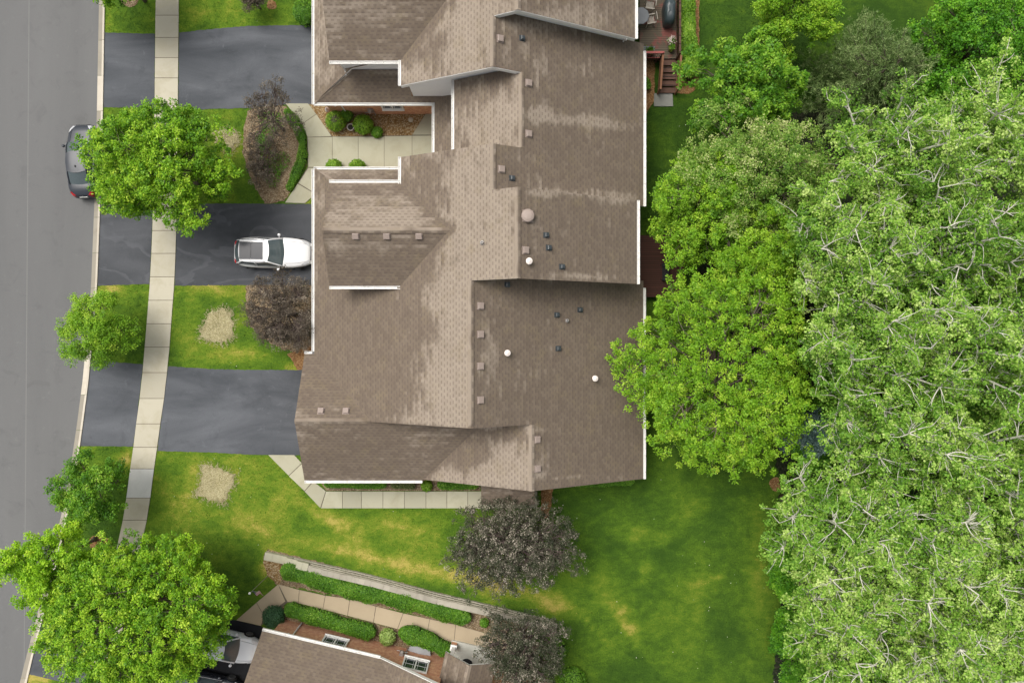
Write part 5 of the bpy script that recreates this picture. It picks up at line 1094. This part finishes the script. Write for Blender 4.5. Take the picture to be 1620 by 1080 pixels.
# conifers
PINE = leaf_mat('pine_needles', [(0, (.05, .10, .022)), (.5, (.17, .26, .08)), (.85, (.33, .42, .16)), (1, (.52, .58, .28))], .1)
SPRU = leaf_mat('blue_spruce_needles', [(0, (.07, .14, .125)), (.5, (.20, .32, .30)), (1, (.46, .58, .56))], .05)
def conifer(name, lab, px, py, rx, ztop, mat, blue=False, seed=3):
    random.seed(seed); zc = ztop * .55; c = P(px, py, zc); A = rx * (H - zc) / F; t = thing(name, lab, 'tree', (c.x, c.y, 0)); mt = MB()
    mt.tube([(c.x, c.y, 0), (c.x, c.y, ztop * .5), (c.x, c.y, ztop)], [.2, .13, .02], 8); tr = mt.build('trunk', MAT['bark'], t, smooth=True); mb = MB(); base = []; dv = []; ti = []
    nw = 13 if blue else 11
    for i in range(nw):
        f = i / (nw - 1); z = ztop * (.14 + .84 * f); R = A * (1 - f ** (1.1 if blue else 2.2)) + .15; nb = int(12 - 5 * f)
        for j in range(nb):
            a = 2 * math.pi * (j + random.random() * .8) / nb + i; L = R * random.uniform(.78, 1.12); rise = (.10 if blue else .30) * L * random.uniform(.4, 1.2)
            e = Vector((c.x + L * math.cos(a), c.y + L * math.sin(a), z + rise)); br = bez((c.x, c.y, z), e, Vector((0, 0, -.12 * L)), 5); mb.tube(br, [.045, .035, .025, .018, .012, .006], 4, cap=False)
            ct = random.gauss(.45, .12)
            for q in range(int(9 + L * 8)):
                s_ = random.uniform(.22, 1.0); kk = min(4, int(s_ * 5)); p = br[kk].lerp(br[kk + 1], s_ * 5 - kk) + Vector((random.gauss(0, .20 * (1.3 - s_) * L), random.gauss(0, .20 * (1.3 - s_) * L), random.gauss(0, .06)))
                m = 26; dd = unit(RNG.normal(size=(m, 3)) + np.array([math.cos(a), math.sin(a), .7]) * .9); base.append(np.tile(np.array(p), (m, 1)) + RNG.normal(size=(m, 3)) * .055); dv.append(dd * RNG.uniform(.12, .24, m)[:, None]); ti.append(np.clip(ct + RNG.normal(0, .2, m), 0, 1))
    mb.build('branches', MAT['dbark'], tr); base = np.concatenate(base); dv = np.concatenate(dv); sd_ = unit(np.cross(dv, RNG.normal(size=dv.shape))) * .014
    quads('needles', base, dv, sd_, np.concatenate(ti), mat, t)
conifer('pine_tree', 'grey green pine with soft needle tufts between the leafy trees at the upper right', 1388, 122, 104, 7.0, PINE)
conifer('spruce_tree', 'blue spruce peeking out from under the lime green tree', 1300, 690, 40, 7.6, SPRU, True, 5)
# clipped hedges and bushes
HG = leaf_mat('hedge_leaves', [(0, (.035, .12, .008)), (.5, (.10, .25, .016)), (.8, (.19, .37, .03)), (1, (.32, .48, .07))], .25)
HL_ = leaf_mat('bright_hedge_leaves', [(0, (.06, .16, .008)), (.5, (.17, .34, .02)), (.8, (.27, .44, .04)), (1, (.42, .55, .10))], .25)
CORE = plain('hedge_shade_core', (.018, .035, .008), .95)  # solid dark filler; shade between the leaves put into its colour
def hedge(label, line, wd, hh, mat, size=.09, dens=900, name='hedge', cat='hedge', group=None, bump=.10, holes=None):
    """line of photo points along the hedge's top; wd width in m"""
    pts = [P(x, y, hh) for x, y in line]; c = sum(pts, Vector()) / len(pts); t = thing(name, label, cat, (c.x, c.y, 0), 0, group)
    L = [0]
    for a, b_ in zip(pts[:-1], pts[1:]): L.append(L[-1] + (b_ - a).length)
    tot = L[-1]; ph = random.uniform(0, 6)
    def at(s):
        for i in range(len(pts) - 1):
            if s <= L[i + 1] or i == len(pts) - 2: f = (s - L[i]) / (L[i + 1] - L[i]); return pts[i].lerp(pts[i + 1], f), (pts[i + 1] - pts[i]).normalized()
    def surf(s, th):           # th 0..pi over the hedge
        p, d = at(s); nn = Vector((-d.y, d.x, 0)); e = min(1, (min(s, tot - s) + .02) / (.35 * wd)) ** .5
        wv = 1 + bump * math.sin(s * 2.3 + ph) + bump * .6 * math.sin(s * 5.1 + 2 * ph); ct, st_ = math.cos(th), math.sin(th)
        return Vector((p.x, p.y, 0)) + nn * (wd / 2 * e * wv * (abs(ct) ** .55) * (1 if ct > 0 else -1)) + Vector((0, 0, hh * (.62 + .38 * e) * (.05 + .95 * st_ ** .45) * (1 + bump * .5 * math.sin(s * 3.1 + ph)))), nn
    m = MB(); ns = max(6, int(tot / .3)); m.grid([[Vector((q.x, q.y, q.z)) for q in [surf(tot * i / ns, math.pi * j / 10)[0].lerp(Vector((*at(tot * i / ns)[0].xy, hh * .3)), .20) for j in range(11)]] for i in range(ns + 1)])
    area = tot * (wd + 2 * hh * .5); n = int(area * dens); B_, Nn = [], []
    for _ in range(n):
        s = random.random() * tot; yy_ = random.uniform(-1, 1); th = math.acos(math.copysign(abs(yy_) ** 1.82, yy_)) if random.random() < .75 else random.uniform(0, math.pi); p, nn = surf(s, th)
        cc = Vector((*at(s)[0].xy, hh * .35)); o = (p - cc); B_.append(cc + o * random.uniform(.86, 1.05)); Nn.append(o.normalized())
    B_ = np.array(B_); Nn = np.array(Nn)
    if holes: pass
    nr = unit(Nn * .9 + np.array([0, 0, .35]) + RNG.normal(size=B_.shape) * .55); dr = RNG.normal(size=B_.shape); dr = unit(dr - nr * np.sum(dr * nr, 1)[:, None]); s_ = size * RNG.uniform(.6, 1.3, len(B_))
    # patches of tone along the hedge
    tt = .45 + .16 * np.sin(B_[:, 0] * 2.1 + ph) * np.cos(B_[:, 1] * 2.7 + ph) + RNG.normal(0, .2, len(B_))
    m.build('inner_core', CORE, t, smooth=True)
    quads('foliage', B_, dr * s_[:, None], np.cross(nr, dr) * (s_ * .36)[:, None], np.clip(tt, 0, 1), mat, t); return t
hedge('bright green clipped hedge running along the weathered deck', [(1088, -30), (1089, 20), (1092, 60), (1097, 95), (1094, 118)], .98, 1.3, HL_, .10, 1100)
hedge('green hedge between the block retaining wall and the lower path', [(443, 902), (500, 918), (552, 936), (600, 943), (660, 958), (700, 969), (744, 981)], 1.15, .7, HG, .08, 1100, bump=.14)
hedge('long green hedge below the lower path, against the brick wall', [(449, 964), (480, 974), (520, 985), (560, 997), (592, 1005)], .95, .75, HG, .08, 1100)
hedge('short green hedge between the pale bush and the small porch', [(630, 1002), (660, 1010), (690, 1022), (710, 1034)], 1.05, .8, HG, .08, 1100, bump=.14)
hedge('low dark green hedge strip under the lowest garage gutter', [(512, 765), (560, 766), (610, 767)], .55, .55, HG, .075, 1100)
hedge('olive brown low hedge strip under the lowest garage gutter', [(618, 767), (640, 768), (656, 768)], .50, .5, leaf_mat('olive_hedge_leaves', [(0, (.05, .07, .02)), (.5, (.12, .15, .04)), (1, (.24, .25, .09))], .2), .075, 1100)
hedge('dark green hedge strip on the left of the small porch roof', [(692, 767), (725, 768), (756, 768)], .55, .55, HG, .075, 1100)
hedge('thin green hedge under the rear gable edge, on the right of the small porch roof', [(872, 764), (920, 764), (960, 763), (1004, 761)], .55, .5, HG, .075, 1000)
hedge('grass green ground hedge bordering the right side of the mulch island', [(450, 172), (468, 195), (478, 222), (477, 250), (468, 272), (455, 300)], .62, .30, HG, .07, 1100, bump=.2)
for px, py, r, hh, lab in ((428, 196, .75, .35, 'patchy green ground plant in the upper part of the mulch island'), (434, 262, .85, .4, 'patchy green ground plant in the lower part of the mulch island'), (416, 226, .5, .3, 'smallest green ground plant in the middle of the mulch island')):
    p = P(px, py, .1); t = thing('ground_plant', lab, 'plant', (p.x, p.y, 0)); n = 900; a = RNG.uniform(0, 6.28, n); q = r * np.sqrt(RNG.random(n)) * (1 + .3 * np.sin(3 * a + px)); B_ = np.stack([p.x + q * np.cos(a), p.y + q * np.sin(a) * 1.3, RNG.uniform(.03, hh, n)], 1)
    dr = unit(RNG.normal(size=(n, 3)) * np.array([1, 1, .4])); quads('foliage', B_, dr * .085, unit(np.cross(dr, RNG.normal(size=(n, 3)) * .4 + np.array([0, 0, 1]))) * .03, np.clip(RNG.normal(.35, .22, n), 0, 1), HG, t)
hedge('small green shrub under the lower end of the deck stairs', [(1022, 122), (1024, 140)], .7, .5, HG, .08, 900)
hedge('bushy green hedge between the top lawn and the upper garage', [(462, 16), (475, 14), (494, 12)], 1.9, 1.0, HG, .09, 900)
hedge('leafy green bush at the grass corner below the retaining wall end', [(838, 992), (862, 1004), (880, 1026), (884, 1046)], 1.3, .5, HG, .09, 900, bump=.2)
def ball(label, px, py, r, hh, mat, size=.085, group=None, top=None, name='round_bush', n=2600):
    p = P(px, py, hh * .6); t = thing(name, label, 'bush', (p.x, p.y, 0), 0, group); d = unit(RNG.normal(size=(n, 3)) + np.array([0, 0, .35])); wv = 1 + .06 * np.sin(d[:, 0] * 7 + px) * np.cos(d[:, 1] * 6)
    B_ = np.array([p.x, p.y, hh * .5]) + d * np.array([r, r, hh * .52]) * (RNG.uniform(.86, 1.06, n) * wv)[:, None]; B_[:, 2] = np.maximum(B_[:, 2], .03)
    nr = unit(d + np.array([0, 0, .3]) + RNG.normal(size=(n, 3)) * .5); dr = RNG.normal(size=(n, 3)); dr = unit(dr - nr * np.sum(dr * nr, 1)[:, None]); s_ = size * RNG.uniform(.6, 1.3, n)
    tint = np.clip(.5 + RNG.normal(0, .2, n), 0, 1)
    if top:                                     # bare twigs show in the middle
        keep = ~((np.hypot(d[:, 0], d[:, 1]) < .42) & (d[:, 2] > 0) & (RNG.random(n) < .8)); B_, nr, dr, s_, tint = B_[keep], nr[keep], dr[keep], s_[keep], tint[keep]
    m = MB(); m.lathe((p.x, p.y, 0), [(r * .5, .02), (r * .84, hh * .35), (r * .80, hh * .62), (r * .5, hh * .86), (r * .1, hh * .92)], 14); m.build('inner_core', MAT['dbark'] if top else CORE, t, smooth=True)
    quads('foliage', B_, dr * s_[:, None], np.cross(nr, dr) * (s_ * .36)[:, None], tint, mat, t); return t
ball('round clipped bush with a bare brown middle on the gravel bed', 531, 191, .63, .95, HL_, top=True)
ball('round clipped bush with a full green top on the gravel bed', 574, 196.5, .61, .9, HL_)
ball('small dark green shrub touching the upper path to the right of the two clipped bushes', 596, 209, .34, .5, HG, n=1400)
ball('dark green climber shrub against the brick wall behind the plant pot', 548, 182, .36, .8, HG, n=1500)
ball('round green bush at the upper path edge against the garage gutter, the left one', 527.5, 264, .50, .8, HL_, group='pair of round bushes beside the garage gutter')
ball('round green bush at the upper path edge against the garage gutter, the right one', 564.5, 265, .52, .8, HL_, group='pair of round bushes beside the garage gutter')
ball('pale green variegated bush between the two lower hedges', 613, 1008, .50, .75, leaf_mat('pale_bush_leaves', [(0, (.12, .22, .03)), (.5, (.28, .40, .09)), (1, (.48, .58, .22))], .2), .10)
ball('dark blue green shrub at the corner of the black driveway and the lower path', 432, 976, .70, .9, leaf_mat('juniper_leaves', [(0, (.015, .05, .02)), (.5, (.035, .10, .04)), (1, (.08, .17, .07))], .1), .08, n=3200)
ball('bright small bush under the lowest gutter between the hedge strips', 675, 768.5, .34, .5, HL_, n=1500)
ball('small leafy plant at the end of the hedge by the retaining wall', 766, 985, .28, .4, HG, n=900)
ball('loose green bush in the grass below the lower right hedge corner', 905, 1078, .9, .7, HG, n=3500)
for px, py, r, lab in ((1062, 66, .26, 'potted plant with pale flowers on the weathered deck'), (1062, 77, .22, 'potted green plant beside the pale flowers on the weathered deck')):
    p = P(px, py, dz + .3); t = thing('potted_plant', lab, 'potted plant', (p.x, p.y, dz)); m = MB(); m.lathe((0, 0, 0), [(.11, 0), (.16, .28), (.17, .30), (.14, .30), (.13, .26)], 14); m.build('pot', MAT['rail'], t, world=False)
    n = 260; d = unit(RNG.normal(size=(n, 3)) + np.array([0, 0, .6])); B_ = d * r * RNG.uniform(.5, 1.0, n)[:, None] + np.array([p.x, p.y, dz + .42]); dr = unit(RNG.normal(size=(n, 3)))
    quads('foliage', B_, dr * .09, unit(np.cross(dr, d)) * .03, np.clip(RNG.normal(.5, .25, n), 0, 1), HG, t)
    if py < 70:
        n = 90; d = unit(RNG.normal(size=(n, 3)) + np.array([0, 0, .9])); B_ = d * r * 1.05 + np.array([p.x, p.y, dz + .44]); dr = unit(RNG.normal(size=(n, 3))); quads('blossom', B_, dr * .08, unit(np.cross(dr, d)) * .035, None, plain('pale_blossom', (.62, .50, .46)), t)
p = P(1023, 84, dz); t = thing('planter_box', 'grey planter box with a dark plant at the end of the weathered deck', 'planter', (p.x, p.y, dz)); m = MB(); m.box((0, 0, .2), (.8, .42, .4)); m.box((0, 0, .41), (.86, .48, .03)); m.build('box', plain('grey_planter', (.13, .14, .15), .6), t, world=False, bevel=.01)
n = 300; B_ = np.stack([RNG.normal(.12, .12, n), RNG.normal(0, .1, n), RNG.uniform(.42, .62, n)], 1) + np.array([p.x, p.y, dz]); dr = unit(RNG.normal(size=(n, 3))); m = quads('foliage', B_, dr * .1, unit(np.cross(dr, RNG.normal(size=(n, 3)))) * .03, np.clip(RNG.normal(.3, .2, n), 0, 1), HG, t)
